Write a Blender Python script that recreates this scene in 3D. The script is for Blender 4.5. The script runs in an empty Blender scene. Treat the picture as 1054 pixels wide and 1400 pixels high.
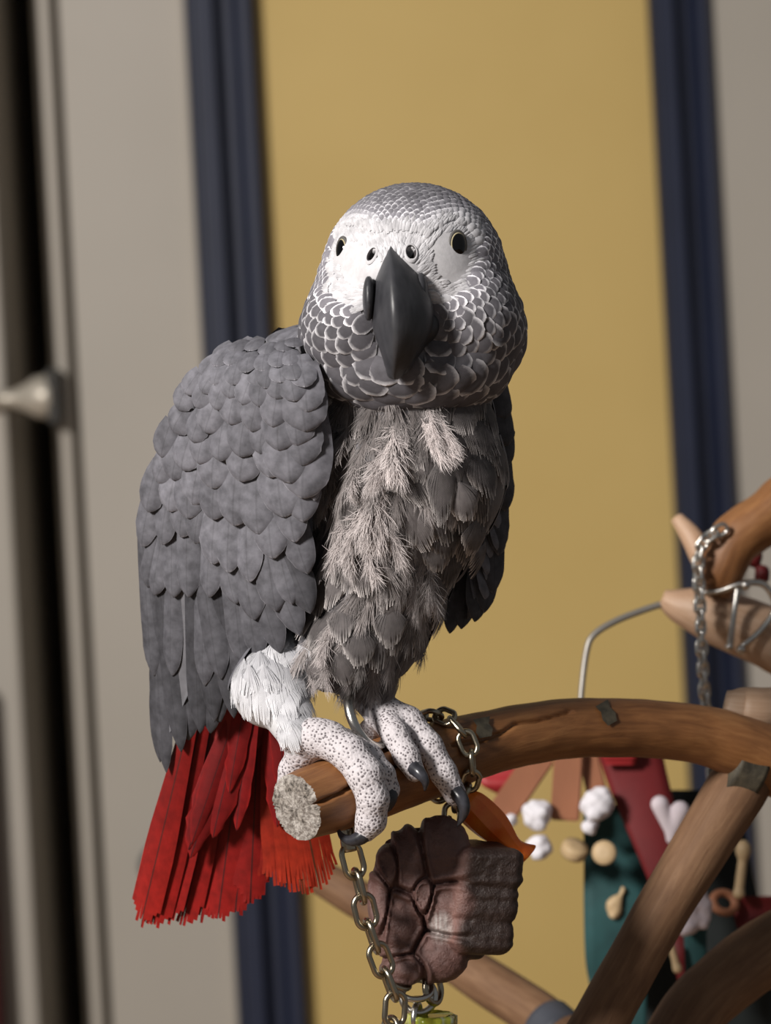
import bpy, math, random
import numpy as np
from mathutils import Vector, Matrix
random.seed(7); rng = np.random.default_rng(7)

# ------------------------------------------------------------------ camera, world, light
S = 0.00025                 # one photo pixel at the bird's distance, in metres
DPX = 3600.0                # camera to bird, in those pixels (0.9 m)
ROLL = math.radians(3.05)   # the photographer held the camera slightly rolled
ORG = np.array([0.0, 0.0, 1.25])
CX = np.array([math.cos(ROLL), 0, -math.sin(ROLL)])
CY = np.array([0.0, 1.0, 0.0])
CZ = np.array([math.sin(ROLL), 0, math.cos(ROLL)])
BASIS = np.stack([CX, CY, CZ])          # rows

scene = bpy.context.scene
col = scene.collection
cam_d = bpy.data.cameras.new('camera'); cam = bpy.data.objects.new('camera', cam_d); col.objects.link(cam)
cam_d.sensor_fit = 'VERTICAL'; cam_d.sensor_height = 36
cam_d.lens = 36 * DPX / 1400
cam_d.clip_start = 0.02
cam.matrix_world = Matrix(((CX[0], CZ[0], 0, 0), (0, 0, -1, -DPX * S), (CX[2], CZ[2], 0, ORG[2]), (0, 0, 0, 1)))
cam_d.dof.use_dof = True; cam_d.dof.focus_distance = (DPX - 90) * S
cam_d.dof.aperture_fstop = 13.5
scene.camera = cam

w = bpy.data.worlds.new('world'); scene.world = w; w.use_nodes = True
bg = w.node_tree.nodes['Background']; bg.inputs[0].default_value = (0.93, 0.96, 1.0, 1); bg.inputs[1].default_value = 0.13

def area(name, loc, target, size, power, colr):
    d = bpy.data.lights.new(name, 'AREA'); d.shape = 'DISK'; d.size = size; d.energy = power; d.color = colr
    o = bpy.data.objects.new(name, d); col.objects.link(o); o.location = loc
    o.rotation_euler = (Vector(target) - Vector(loc)).to_track_quat('-Z', 'Y').to_euler()
    return o
# the ceiling lamp of the room, up and to the left behind the photographer: the only lamp the photo's shading tells of
area('ceiling_lamp_offscreen', (-1.65, -1.77, 2.38), (0, 0.2, 1.25), 0.54, 104, (1.0, 0.95, 0.9))

vs = scene.view_settings
vs.view_transform = 'Standard'; vs.look = 'None'; vs.gamma = 1; vs.use_curve_mapping = False; vs.exposure = 0.1

# ------------------------------------------------------------------ helpers
def C(u, v, w=0.0):
    """photo pixel + depth behind the bird plane (both in px) -> camera-aligned px frame"""
    t = 1 + w / DPX
    return np.array([(u - 527) * t, w, (700 - v) * t])
def W(p):
    p = np.asarray(p, float)
    return ORG + S * (p @ BASIS)
def pix(p):
    t = 1 + p[..., 1] / DPX
    return p[..., 0] / t + 527, 700 - p[..., 2] / t

def link(o, parent=None):
    col.objects.link(o)
    if parent is not None:
        o.parent = parent
        o.matrix_parent_inverse = Matrix.Translation(-Vector(ROOTLOC.get(parent.name, (0, 0, 0))))
    return o
ROOTLOC = {}
def empty(name, loc, label=None, cat=None, group=None):
    o = bpy.data.objects.new(name, None); col.objects.link(o); o.location = loc; o.empty_display_size = 0.02
    ROOTLOC[o.name] = tuple(loc)
    tag(o, label, cat, group); return o
def tag(o, label=None, cat=None, group=None, kind=None):
    if label: o['label'] = label
    if cat: o['category'] = cat
    if group: o['group'] = group
    if kind: o['kind'] = kind
    return o
def mesh(name, verts, faces, mat=None, smooth=True, attrs=None, uv=None):
    me = bpy.data.meshes.new(name)
    me.from_pydata([tuple(x) for x in np.asarray(verts, float)], [], [tuple(int(i) for i in f) for f in faces])
    if smooth: me.polygons.foreach_set('use_smooth', [True] * len(me.polygons))
    if attrs:
        for k, a in attrs.items():
            a = np.asarray(a, np.float32)
            if a.ndim == 1:
                at = me.attributes.new(k, 'FLOAT', 'POINT'); at.data.foreach_set('value', a)
            else:
                at = me.attributes.new(k, 'FLOAT_COLOR', 'POINT')
                if a.shape[1] == 3: a = np.concatenate([a, np.ones((len(a), 1), np.float32)], 1)
                at.data.foreach_set('color', a.ravel())
    if uv is not None:
        ul = me.uv_layers.new(name='UVMap')
        li = np.zeros(len(me.loops), np.int32); me.loops.foreach_get('vertex_index', li)
        ul.data.foreach_set('uv', np.asarray(uv, np.float32)[li].ravel())
    if mat: me.materials.append(mat)
    me.update(); return me
def obj(name, me, parent=None):
    return link(bpy.data.objects.new(name, me), parent)
def centre(o):
    """move a top-level mesh's origin to the centre of its bounding box bottom"""
    n = len(o.data.vertices); a = np.zeros(n * 3, np.float32); o.data.vertices.foreach_get('co', a); a = a.reshape(-1, 3)
    c = (a.min(0) + a.max(0)) / 2; c[2] = a[:, 2].min()
    o.data.vertices.foreach_set('co', (a - c).ravel()); o.data.update(); o.location = Vector(c.tolist()); return o

# ---- materials
def nmat(name):
    m = bpy.data.materials.new(name); m.use_nodes = True
    nt = m.node_tree; b = nt.nodes['Principled BSDF']
    return m, nt, b
def N(nt, t, **kw):
    n = nt.nodes.new(t)
    for k, v in kw.items(): setattr(n, k, v)
    return n
def mathn(nt, op, a, b=None, c=None):
    n = N(nt, 'ShaderNodeMath', operation=op)
    for i, x in enumerate((a, b, c)):
        if x is None: continue
        if isinstance(x, (int, float)): n.inputs[i].default_value = x
        else: nt.links.new(x, n.inputs[i])
    return n.outputs[0]
def ramp(nt, fac, stops):
    n = N(nt, 'ShaderNodeValToRGB'); nt.links.new(fac, n.inputs[0]); cr = n.color_ramp
    while len(cr.elements) < len(stops): cr.elements.new(0.5)
    for e, (p, c) in zip(cr.elements, stops):
        e.position = p; e.color = (c[0], c[1], c[2], 1) if not isinstance(c, (int, float)) else (c, c, c, 1)
    return n.outputs[0]
def mixc(nt, fac, a, b, mode='MIX'):
    n = N(nt, 'ShaderNodeMix', data_type='RGBA', blend_type=mode)
    for i, x in ((0, fac), (6, a), (7, b)):
        if isinstance(x, (int, float)): n.inputs[i].default_value = x
        elif isinstance(x, tuple): n.inputs[i].default_value = (x[0], x[1], x[2], 1)
        else: nt.links.new(x, n.inputs[i])
    return n.outputs[2]
def noise(nt, scale, detail=4, vec=None, rough=0.55, dist=0.0):
    n = N(nt, 'ShaderNodeTexNoise'); n.inputs['Scale'].default_value = scale; n.inputs['Detail'].default_value = detail
    n.inputs['Roughness'].default_value = rough; n.inputs['Distortion'].default_value = dist
    if vec is not None: nt.links.new(vec, n.inputs['Vector'])
    return n.outputs['Fac']
def objco(nt, scale=(1, 1, 1), rot=(0, 0, 0)):
    t = N(nt, 'ShaderNodeTexCoord'); m = N(nt, 'ShaderNodeMapping'); m.inputs['Scale'].default_value = scale; m.inputs['Rotation'].default_value = rot
    nt.links.new(t.outputs['Object'], m.inputs[0]); return m.outputs[0]
def bump(nt, b, h, strength=0.3, dist=0.001):
    n = N(nt, 'ShaderNodeBump'); n.inputs['Strength'].default_value = strength; n.inputs['Distance'].default_value = dist
    nt.links.new(h, n.inputs['Height']); nt.links.new(n.outputs[0], b.inputs['Normal'])
def simple(name, c, rough=0.6, metal=0.0, var=0.15, nscale=60, bstr=0.1, bdist=0.0005, stretch=(1, 1, 1), trans=0.0):
    m, nt, b = nmat(name)
    f = noise(nt, nscale, 5, objco(nt, stretch))
    lo = tuple(x * (1 - var) for x in c); hi = tuple(min(1, x * (1 + var)) for x in c)
    nt.links.new(ramp(nt, f, [(0.3, lo), (0.7, hi)]), b.inputs['Base Color'])
    b.inputs['Roughness'].default_value = rough; b.inputs['Metallic'].default_value = metal
    if trans: b.inputs['Transmission Weight'].default_value = trans
    if bstr: bump(nt, b, f, bstr, bdist)
    return m
def wood(name, c1, c2, c3, scale=30, bstr=0.35, rough=0.5):
    m, nt, b = nmat(name)
    t = N(nt, 'ShaderNodeUVMap'); mp = N(nt, 'ShaderNodeMapping'); mp.inputs['Scale'].default_value = (9, 1.6, 1)
    nt.links.new(t.outputs[0], mp.inputs[0])
    f = noise(nt, 3.0, 8, mp.outputs[0], 0.65, 0.6)
    g = noise(nt, scale, 4, objco(nt))
    k = mathn(nt, 'ADD', mathn(nt, 'MULTIPLY', f, 0.6), mathn(nt, 'MULTIPLY', g, 0.4))
    nt.links.new(ramp(nt, k, [(0.32, c1), (0.5, c2), (0.68, c3)]), b.inputs['Base Color'])
    b.inputs['Roughness'].default_value = rough
    bump(nt, b, f, bstr, 0.0008)
    return m

def feather_mat(name, c_mid, c_edge, e0=0.72, e1=0.95, shaft=None, barb=0.5, rough=0.7, tint_attr=False, mottled=0.25, base=None, bf=170.0):
    """vane colour, pale rim by the 'edge' attribute, fine barb lines; tinted by the object's own colour"""
    m, nt, b = nmat(name)
    at = N(nt, 'ShaderNodeAttribute', attribute_name='edge')
    uv = N(nt, 'ShaderNodeUVMap'); sp = N(nt, 'ShaderNodeSeparateXYZ'); nt.links.new(uv.outputs[0], sp.inputs[0])
    au = mathn(nt, 'ABSOLUTE', mathn(nt, 'SUBTRACT', sp.outputs[0], 0.5))
    ph = mathn(nt, 'SUBTRACT', mathn(nt, 'MULTIPLY', sp.outputs[1], bf), mathn(nt, 'MULTIPLY', au, bf * 0.8))
    nz = noise(nt, 7, 4, uv.outputs[0], 0.6, 0.3)
    ln = mathn(nt, 'SINE', mathn(nt, 'ADD', ph, mathn(nt, 'MULTIPLY', nz, 14)))
    edge = mathn(nt, 'ADD', at.outputs['Fac'], mathn(nt, 'MULTIPLY', mathn(nt, 'SUBTRACT', nz, 0.5), 0.25))
    stops = [(e0, c_mid), (e1, c_edge)]
    if base is not None: stops = [(0.0, base)] + stops
    c = ramp(nt, edge, stops)
    if shaft:
        c = mixc(nt, ramp(nt, au, [(0.012, 1.0), (0.03, 0.0)]), c, shaft)
    oi = N(nt, 'ShaderNodeObjectInfo')
    g3 = noise(nt, 260, 4, objco3(nt))
    c = mixc(nt, 1.0, c, ramp(nt, g3, [(0.3, 1 - mottled), (0.7, 1 + mottled * 0.6)]), 'MULTIPLY')
    c = mixc(nt, 1.0, c, ramp(nt, ln, [(0.0, 0.93), (1.0, 1.0)]), 'MULTIPLY')
    if tint_attr:
        ta = N(nt, 'ShaderNodeAttribute', attribute_name='tint'); c = mixc(nt, 1.0, c, ta.outputs['Color'], 'MULTIPLY')
    else:
        c = mixc(nt, 1.0, c, oi.outputs['Color'], 'MULTIPLY')
    nt.links.new(c, b.inputs['Base Color'])
    b.inputs['Roughness'].default_value = rough
    b.inputs['Specular IOR Level'].default_value = 0.25
    if barb: bump(nt, b, ln, barb, 0.00012)
    return m
def objco3(nt):
    t = N(nt, 'ShaderNodeNewGeometry'); return t.outputs['Position']

# ---- signed distance shapes (px frame)
class Ell:
    def __init__(s, c, r, rot=None):
        s.c = np.asarray(c, float); s.r = np.asarray(r, float) * np.ones(3); s.R = rot
        m = s.r.max(); s.lo = s.c - m; s.hi = s.c + m
    def __call__(s, p):
        q = p - s.c
        if s.R is not None: q = q @ s.R.T
        k0 = np.sqrt(((q / s.r) ** 2).sum(-1)); k1 = np.sqrt(((q / s.r ** 2) ** 2).sum(-1)) + 1e-9
        return k0 * (k0 - 1) / k1
class Cone:
    def __init__(s, a, b, ra, rb):
        s.a = np.asarray(a, float); s.b = np.asarray(b, float); s.ra = ra; s.rb = rb
        m = max(ra, rb); s.lo = np.minimum(s.a, s.b) - m; s.hi = np.maximum(s.a, s.b) + m
    def __call__(s, p):
        d = s.b - s.a; t = np.clip(((p - s.a) @ d) / (d @ d), 0, 1)
        q = p - s.a - t[..., None] * d
        return np.sqrt((q ** 2).sum(-1)) - (s.ra + (s.rb - s.ra) * t)
def smin(a, b, k):
    h = np.clip(0.5 + 0.5 * (b - a) / k, 0, 1)
    return b * (1 - h) + a * h - k * h * (1 - h)
def sdf(prims, p):
    v = np.full(p.shape[:-1], 1e4)
    for f, k in prims: v = smin(v, f(p), k)
    return v
def sdf_grad(prims, p, e=1.5):
    g = np.stack([sdf(prims, p + d) - sdf(prims, p - d) for d in np.eye(3) * e], -1)
    return g / (np.linalg.norm(g, axis=-1, keepdims=True) + 1e-9)
def surface_nets(prims, h, post=None):
    lo = np.min([f.lo for f, _ in prims], 0) - 4 * h; hi = np.max([f.hi for f, _ in prims], 0) + 4 * h
    n = np.ceil((hi - lo) / h).astype(int) + 1
    ax = [lo[i] + h * np.arange(n[i]) for i in range(3)]
    V = np.full(n, 1e3)
    for f, k in prims:
        i0 = np.clip(np.floor((f.lo - k - 3 * h - lo) / h).astype(int), 0, n - 1); i1 = np.clip(np.ceil((f.hi + k + 3 * h - lo) / h).astype(int) + 1, 1, n)
        sl = tuple(slice(a, b) for a, b in zip(i0, i1))
        P = np.stack(np.meshgrid(*[ax[i][sl[i]] for i in range(3)], indexing='ij'), -1)
        V[sl] = smin(V[sl], f(P), k)
    if post is not None:
        P = np.stack(np.meshgrid(*ax, indexing='ij'), -1); m = np.abs(V) < 40; V[m] = post(P[m], V[m])
    ins = V < 0
    m = n - 1
    acc = np.zeros((*m, 3)); cnt = np.zeros(m)
    cr = [(x, y, z) for x in (0, 1) for y in (0, 1) for z in (0, 1)]
    g = lambda A, o: A[o[0]:o[0] + m[0], o[1]:o[1] + m[1], o[2]:o[2] + m[2]]
    for a in cr:
        for d in range(3):
            if a[d] == 1: continue
            b = list(a); b[d] = 1; b = tuple(b)
            va, vb = g(V, a), g(V, b); x = (va < 0) != (vb < 0)
            t = np.where(x, va / np.where(x, va - vb, 1), 0)
            for k in range(3):
                acc[..., k] += np.where(x, a[k] + (t if k == d else 0), 0)
            cnt += x
    act = cnt > 0
    idx = -np.ones(m, int); idx[act] = np.arange(act.sum())
    pos = np.argwhere(act) + acc[act] / cnt[act][:, None]
    verts = lo + h * pos
    faces = []
    for d in range(3):
        e, f = (d + 1) % 3, (d + 2) % 3
        sa = [slice(None)] * 3; sb = [slice(None)] * 3; sa[d] = slice(0, n[d] - 1); sb[d] = slice(1, n[d])
        A, B = ins[tuple(sa)], ins[tuple(sb)]
        q = np.argwhere(A != B)
        q = q[(q[:, e] > 0) & (q[:, f] > 0) & (q[:, e] < m[e]) & (q[:, f] < m[f])]
        fl = A[tuple(q.T)]
        def ix(oe, of):
            r = q.copy(); r[:, e] += oe; r[:, f] += of; return idx[tuple(r.T)]
        qd = np.stack([ix(-1, -1), ix(0, -1), ix(0, 0), ix(-1, 0)], 1)
        qd[~fl] = qd[~fl][:, ::-1]
        faces.append(qd)
    return verts, np.concatenate(faces)
def raycast(prims, u, v, w0=-420.0, w1=400.0):
    u = np.atleast_1d(np.asarray(u, float)); v = np.atleast_1d(np.asarray(v, float))
    ww = np.full(u.shape, w0); hit = np.zeros(u.shape, bool)
    f = lambda w: np.stack([(u - 527) * (1 + w / DPX), w, (700 - v) * (1 + w / DPX)], -1)
    for _ in range(90):
        d = sdf(prims, f(ww)); hit |= d < 0.8
        ww = np.where(d < 0.8, ww, ww + np.maximum(d, 0.8) * 0.6)
    return f(ww), hit & (ww < w1)

# ---- generic mesh pieces
def catmull(P, n):
    P = np.asarray(P, float); m = len(P); out = []
    Q = np.vstack([2 * P[0] - P[1], P, 2 * P[-1] - P[-2]])
    for t in np.linspace(0, m - 1 - 1e-9, n):
        i = int(t); f = t - i; a, b, c, d = Q[i], Q[i + 1], Q[i + 2], Q[i + 3]
        out.append(0.5 * (2 * b + (c - a) * f + (2 * a - 5 * b + 4 * c - d) * f * f + (3 * b - a - 3 * c + d) * f ** 3))
    return np.array(out)
def vnoise(p, freq, seed=0):
    """cheap smooth pseudo noise in [-1,1]"""
    r = np.random.default_rng(seed); v = 0
    for k in range(5):
        d = r.normal(size=3); d /= np.linalg.norm(d)
        v = v + np.sin((p @ d) * freq * (1 + 0.5 * k) + r.uniform(0, 6.28)) / (1 + 0.35 * k)
    return v / 3.2
def tube(points, n_len, n_round, bumpiness=0.0, freq=0.04, seed=0, capround=0.0, flat=None):
    """points: rows (x,y,z,r) in px frame -> verts, faces, uv (world metres)"""
    P = catmull(points, n_len); c, r = P[:, :3], P[:, 3]
    T = np.gradient(c, axis=0); T /= np.linalg.norm(T, axis=1, keepdims=True)
    up = np.array([0.1, -0.3, 1.0]); nrm = up - (up @ T[0]) * T[0]; nrm /= np.linalg.norm(nrm)
    verts = []; uv = []; L = 0
    for i in range(n_len):
        nrm = nrm - (nrm @ T[i]) * T[i]; nrm /= np.linalg.norm(nrm); bn = np.cross(T[i], nrm)
        if i: L += np.linalg.norm(c[i] - c[i - 1])
        for j in range(n_round):
            a = 2 * math.pi * j / n_round
            d = math.cos(a) * nrm + math.sin(a) * bn
            verts.append(c[i] + d * r[i]); uv.append((j / n_round, L / 400.0))
    verts = np.array(verts)
    if bumpiness:
        cen = np.repeat(c, n_round, 0); d = verts - cen
        verts = cen + d * (1 + bumpiness * vnoise(verts, freq, seed) + 0.35 * bumpiness * vnoise(verts, freq * 3.1, seed + 5))[:, None]
    faces = []
    for i in range(n_len - 1):
        for j in range(n_round):
            k = (j + 1) % n_round
            faces.append((i * n_round + j, i * n_round + k, (i + 1) * n_round + k, (i + 1) * n_round + j))
    verts = list(verts)
    for end, i in ((0, 0), (1, n_len - 1)):
        cc = c[i] + (T[i] * capround * r[i] if end else -T[i] * capround * r[i]); k0 = len(verts); verts.append(cc); uv.append((0.5, L / 400.0 * end))
        for j in range(n_round):
            k = (j + 1) % n_round
            faces.append((i * n_round + k, i * n_round + j, k0) if not end else (i * n_round + j, i * n_round + k, k0))
    return np.array(verts), faces, uv
def tube_obj(name, pts, mat, parent=None, n_len=40, n_round=16, **kw):
    v, f, uv = tube([tuple(C(*p[:3])) + (p[3] * (1 + p[2] / DPX),) for p in pts], n_len, n_round, **kw)
    return obj(name, mesh(name, W(v), f, mat, uv=uv), parent)
def box_mesh(name, lo, hi, mat, bev=0.0):
    lo, hi = np.array(lo, float), np.array(hi, float)
    import bmesh
    bm = bmesh.new(); bmesh.ops.create_cube(bm, size=1.0)
    for v in bm.verts: v.co = Vector(((lo + hi) / 2 + np.array(v.co) * (hi - lo)).tolist())
    if bev: bmesh.ops.bevel(bm, geom=list(bm.edges), offset=bev, segments=2, affect='EDGES', profile=0.5)
    me = bpy.data.meshes.new(name); bm.to_mesh(me); bm.free(); me.materials.append(mat); return me

# ------------------------------------------------------------------ materials of the room
def wall_mat(name, c1, c2, rough=0.6, scale=2.2, b=0.08):
    m, nt, bs = nmat(name)
    f = noise(nt, scale, 5, objco(nt)); g = noise(nt, 90, 3, objco(nt))
    nt.links.new(ramp(nt, f, [(0.3, c1), (0.7, c2)]), bs.inputs['Base Color'])
    bs.inputs['Roughness'].default_value = rough; bump(nt, bs, g, b, 0.001); return m
M = {}
M['yellow'] = wall_mat('yellow_paint', (0.60, 0.42, 0.135), (0.67, 0.48, 0.17))
M['white'] = wall_mat('white_paint', (0.42, 0.385, 0.33), (0.47, 0.43, 0.375), 0.55)
M['blue'] = wall_mat('blue_gloss_paint', (0.009, 0.014, 0.038), (0.014, 0.021, 0.052), 0.55, 6)
M['plate'] = simple('dark_metal_plate', (0.03, 0.028, 0.025), 0.5, 0.5, 0.1)
M['maroon'] = wall_mat('maroon_cloth', (0.05, 0.008, 0.008), (0.08, 0.012, 0.012), 0.9)
M['floor'] = wall_mat('floor_boards', (0.20, 0.12, 0.06), (0.30, 0.19, 0.10), 0.45, 5)
M['steel'] = simple('steel', (0.62, 0.60, 0.56), 0.25, 1.0, 0.15, 400)
M['brass'] = simple('tarnished_metal', (0.42, 0.37, 0.28), 0.25, 1.0, 0.3, 500)
M['knob'] = simple('brushed_knob', (0.55, 0.50, 0.42), 0.4, 0.3, 0.1, 100)
M['wood_perch'] = wood('perch_wood', (0.12, 0.045, 0.014), (0.23, 0.096, 0.032), (0.34, 0.16, 0.058))
M['wood_trunk'] = wood('trunk_wood', (0.095, 0.044, 0.020), (0.165, 0.085, 0.041), (0.24, 0.135, 0.070), rough=0.75)
M['wood_pale'] = wood('pale_wood', (0.34, 0.20, 0.12), (0.48, 0.31, 0.20), (0.60, 0.43, 0.31))

# ------------------------------------------------------------------ room (wall 2 m behind the bird)
YW = 2.0
def wx(u):          # world x on the wall plane for a photo column read at mid-height
    t = (DPX * S + YW) / (DPX * S); return (u - 527) * S * t * math.cos(ROLL)
def wz(v): return 1.25 + (700 - v) * S * (DPX * S + YW) / (DPX * S)
def struct(name, me): return tag(centre(obj(name, me)), kind='structure')
struct('floor', box_mesh('floor', (-3.4, -2.6, -0.05), (3.4, 2.6, 0), M['floor']))
struct('wall_back', box_mesh('wall_back', (wx(375), YW, 0), (wx(930), YW + 0.12, 2.6), M['yellow']))
def trim(name, u0, u1):
    """door casing with a moulded profile: two broad raised bands and a dark hollow between them"""
    x0, x1 = wx(u0), wx(u1); wd = x1 - x0
    prof = [(0, 0.0), (0, .020), (.04, .027), (.10, .027), (.13, .023), (.30, .023), (.33, .027), (.40, .027), (.44, .018), (.50, .004), (.66, .004), (.72, .022), (.78, .030), (.92, .030), (1.0, .024), (1.0, 0.0)]
    v = []; f = []
    for z in (0, 2.6):
        for a, d in prof: v.append((x0 + a * wd, YW - d, z))
    n = len(prof)
    for i in range(n - 1): f.append((i + 1, i, n + i, n + i + 1))
    return struct(name, mesh(name, v, f, M['blue'], smooth=False))
trim('trim_1', 291, 384)
trim('trim_2', 921, 1003)
d1 = tag(obj('door_1', box_mesh('door_1', (wx(117), YW - 0.004, 0), (wx(291), YW + 0.16, 2.6), M['white'], 0.002)), kind='structure')
obj('bead', box_mesh('bead', (wx(283), YW - 0.016, 0), (wx(291), YW, 2.6), M['white'], 0.003), d1)
obj('groove_strip', box_mesh('groove_strip', (wx(107), YW + 0.014, 0), (wx(118), YW + 0.15, 2.6), M['white'], 0.002), d1)
obj('edge_bead', box_mesh('edge_bead', (wx(90), YW - 0.02, 0), (wx(108), YW + 0.15, 2.6), M['white'], 0.006), d1)
d2 = tag(obj('door_2', box_mesh('door_2', (wx(1000), YW - 0.012, 0), (3.4, YW + 0.10, 2.6), M['white'], 0.002)), kind='structure')
# recess left of the door: a deep narrow opening, closed behind and above, that gets its dark from its depth
struct('wall_recess', box_mesh('wall_recess', (wx(-60), YW + 0.75, 0), (wx(92), YW + 0.80, 2.6), M['white']))
struct('wall_recess_lining', box_mesh('wall_recess_lining', (wx(56), YW + 0.145, 0), (wx(130), YW + 0.80, 2.6), M['white'], 0.004))
struct('wall_left', box_mesh('wall_left', (-3.4, YW - 0.01, 0), (wx(19), YW + 0.80, 2.6), M['white'], 0.006))
struct('recess_light_cap', box_mesh('recess_light_cap', (wx(10), YW, 2.59), (wx(130), YW + 0.80, 2.63), M['white']))  # unseen cap added over the recess to keep ambient light out
tag(centre(obj('curtain', box_mesh('curtain', (wx(-120), YW - 0.06, 0.3), (wx(-22), YW - 0.02, wz(900)), M['maroon'], 0.012))), 'dark maroon cloth hanging low against the pale jamb', 'cloth')
def lathe(profile, axis, origin, n=24):
    axis = np.array(axis, float); axis /= np.linalg.norm(axis)
    a = np.cross(axis, (0, 0.3, 1)); a /= np.linalg.norm(a); b = np.cross(axis, a)
    v = []; f = []
    for d, r in profile:
        for j in range(n):
            t = 2 * math.pi * j / n; v.append(np.array(origin) + axis * d + (a * math.cos(t) + b * math.sin(t)) * r)
    m = len(profile)
    for i in range(m - 1):
        for j in range(n):
            k = (j + 1) % n; f.append((i * n + j, i * n + k, (i + 1) * n + k, (i + 1) * n + j))
    f.append(tuple(range(n))[::-1]); f.append(tuple(range((m - 1) * n, m * n)))
    return v, f
kx, kz = wx(98), wz(520)
hb = obj('knob', mesh('knob', *lathe([(0.010, 0.024), (0.016, 0.025), (0.030, 0.022), (0.042, 0.014), (0.055, 0.009), (0.085, 0.0085), (0.092, 0.020), (0.104, 0.027), (0.116, 0.024), (0.122, 0.010)], (-1, 0, 0), (kx, YW - 0.03, kz)), M['knob']), d1)
obj('knob_plate', box_mesh('knob_plate', (kx - 0.014, YW - 0.052, kz - 0.031), (kx - 0.002, YW - 0.002, kz + 0.03), M['plate'], 0.002), d1)
sx = wx(206)
M['slate'] = simple('slate_rubber', (0.06, 0.065, 0.08), 0.5, 0, 0.1)
obj('door_bumper', mesh('door_bumper', *lathe([(0.0, 0.012), (0.012, 0.012), (0.016, 0.022), (0.03, 0.024), (0.04, 0.018), (0.044, 0.006)], (-0.15, -1, 0), (sx - 0.003, YW + 0.002, wz(1163))), M['slate']), d1)

# ------------------------------------------------------------------ perch stand
T = lambda w_: 1 + w_ / DPX
PERCH = [(405, 1105, -122, 47), (470, 1081, -62, 51), (530, 1060, 0, 52), (600, 1036, 65, 50), (660, 1018, 115, 44), (760, 998, 180, 41), (850, 995, 230, 40), (940, 1001, 280, 40), (1000, 1016, 310, 43), (1060, 1042, 340, 46), (1130, 1080, 375, 46)]
PERCH_SDF = [(Cone(C(*a[:3]), C(*b[:3]), a[3] * T(a[2]), b[3] * T(b[2])), 8) for a, b in zip(PERCH[:-1], PERCH[1:])]
stand = empty('perch_stand', (W(C(700, 700, 500))[0], 0.10, 0.0), 'gnarled brown natural wood parrot stand with a main branch carrying the bird', 'perch')
# main branch with cracks and a weathered cut end
v, f, uv = tube([tuple(C(*p[:3])) + (p[3] * T(p[2]),) for p in PERCH], 260, 120, bumpiness=0.05, freq=0.022, seed=3)
n_r = 120
pu, pv = pix(v)
def crack(poly, width, depth, front=True):
    global v
    cl = catmull(PERCH_C, 400)
    P = np.array(poly, float)
    d = np.full(len(v), 1e9)
    for a, b in zip(P[:-1], P[1:]):
        t = np.clip(((pu - a[0]) * (b[0] - a[0]) + (pv - a[1]) * (b[1] - a[1])) / ((b - a) @ (b - a)), 0, 1)
        d = np.minimum(d, np.hypot(pu - a[0] - t * (b[0] - a[0]), pv - a[1] - t * (b[1] - a[1])))
    for i in np.where(d < width)[0]:
        j = np.argmin(((cl - v[i]) ** 2).sum(1)); r = cl[j] - v[i]
        if front and r[1] < 0: continue
        v[i] = v[i] + r / (np.linalg.norm(r) + 1e-6) * depth * (1 - d[i] / width)
PERCH_C = [C(*p[:3]) for p in PERCH]
crack([(398, 1108), (440, 1096), (470, 1082), (492, 1067), (530, 1052), (556, 1040)], 3.6, 18)
crack([(520, 1026), (545, 1016), (575, 1006)], 5, 11)
crack([(620, 1018), (660, 1012), (690, 1000), (705, 988), (735, 985), (780, 972)], 4, 9)
# rough saw face
for i in range(n_r):
    v[i] = v[i] + (C(460, 1083, -70) - C(405, 1105, -122)) * 0.05 * abs(math.sin(i * 1.7) * math.sin(i * 0.31 + 1))
branch = obj('branch', mesh('branch', W(v), f[:-2 * n_r] + f[-n_r:], M['wood_perch'], uv=uv), stand)
m, nt, b = nmat('weathered_cut')
g1 = noise(nt, 700, 6, objco(nt), 0.7); g2 = noise(nt, 120, 3, objco(nt))
nt.links.new(mixc(nt, ramp(nt, g2, [(0.40, 0.0), (0.62, 1.0)]), ramp(nt, g1, [(0.38, (0.035, 0.028, 0.022)), (0.62, (0.42, 0.37, 0.32))]), ramp(nt, g1, [(0.35, (0.22, 0.18, 0.15)), (0.65, (0.75, 0.70, 0.65))])), b.inputs['Base Color'])
b.inputs['Roughness'].default_value = 0.9; bump(nt, b, g1, 0.9, 0.0015)
# cut face: concentric rings from the branch rim to its heart, bulging a little
ring = v[:n_r].copy(); cen = ring.mean(0); outd = C(405, 1105, -122) - C(470, 1081, -62); outd /= np.linalg.norm(outd)
cv = []; cf = []; K = 9
for k in range(K):
    t = 1 - k / K
    for i in range(n_r):
        p = cen + (ring[i] - cen) * (1.002 * t)
        p = p + outd * (3.5 * (1 - t ** 4) + 1.6 * float(vnoise(p[None], 0.35, 77)[0]) * (0 < k))
        cv.append(p)
for k in range(K - 1):
    for i in range(n_r):
        j = (i + 1) % n_r; cf.append((k * n_r + i, (k + 1) * n_r + i, (k + 1) * n_r + j, k * n_r + j))
cv.append(cen + outd * 3.5)
for i in range(n_r): cf.append(((K - 1) * n_r + i, len(cv) - 1, (K - 1) * n_r + (i + 1) % n_r))
tag(obj('cut_end', mesh('cut_end', W(np.array(cv)), cf, m), stand), 'grey weathered saw cut')
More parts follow.
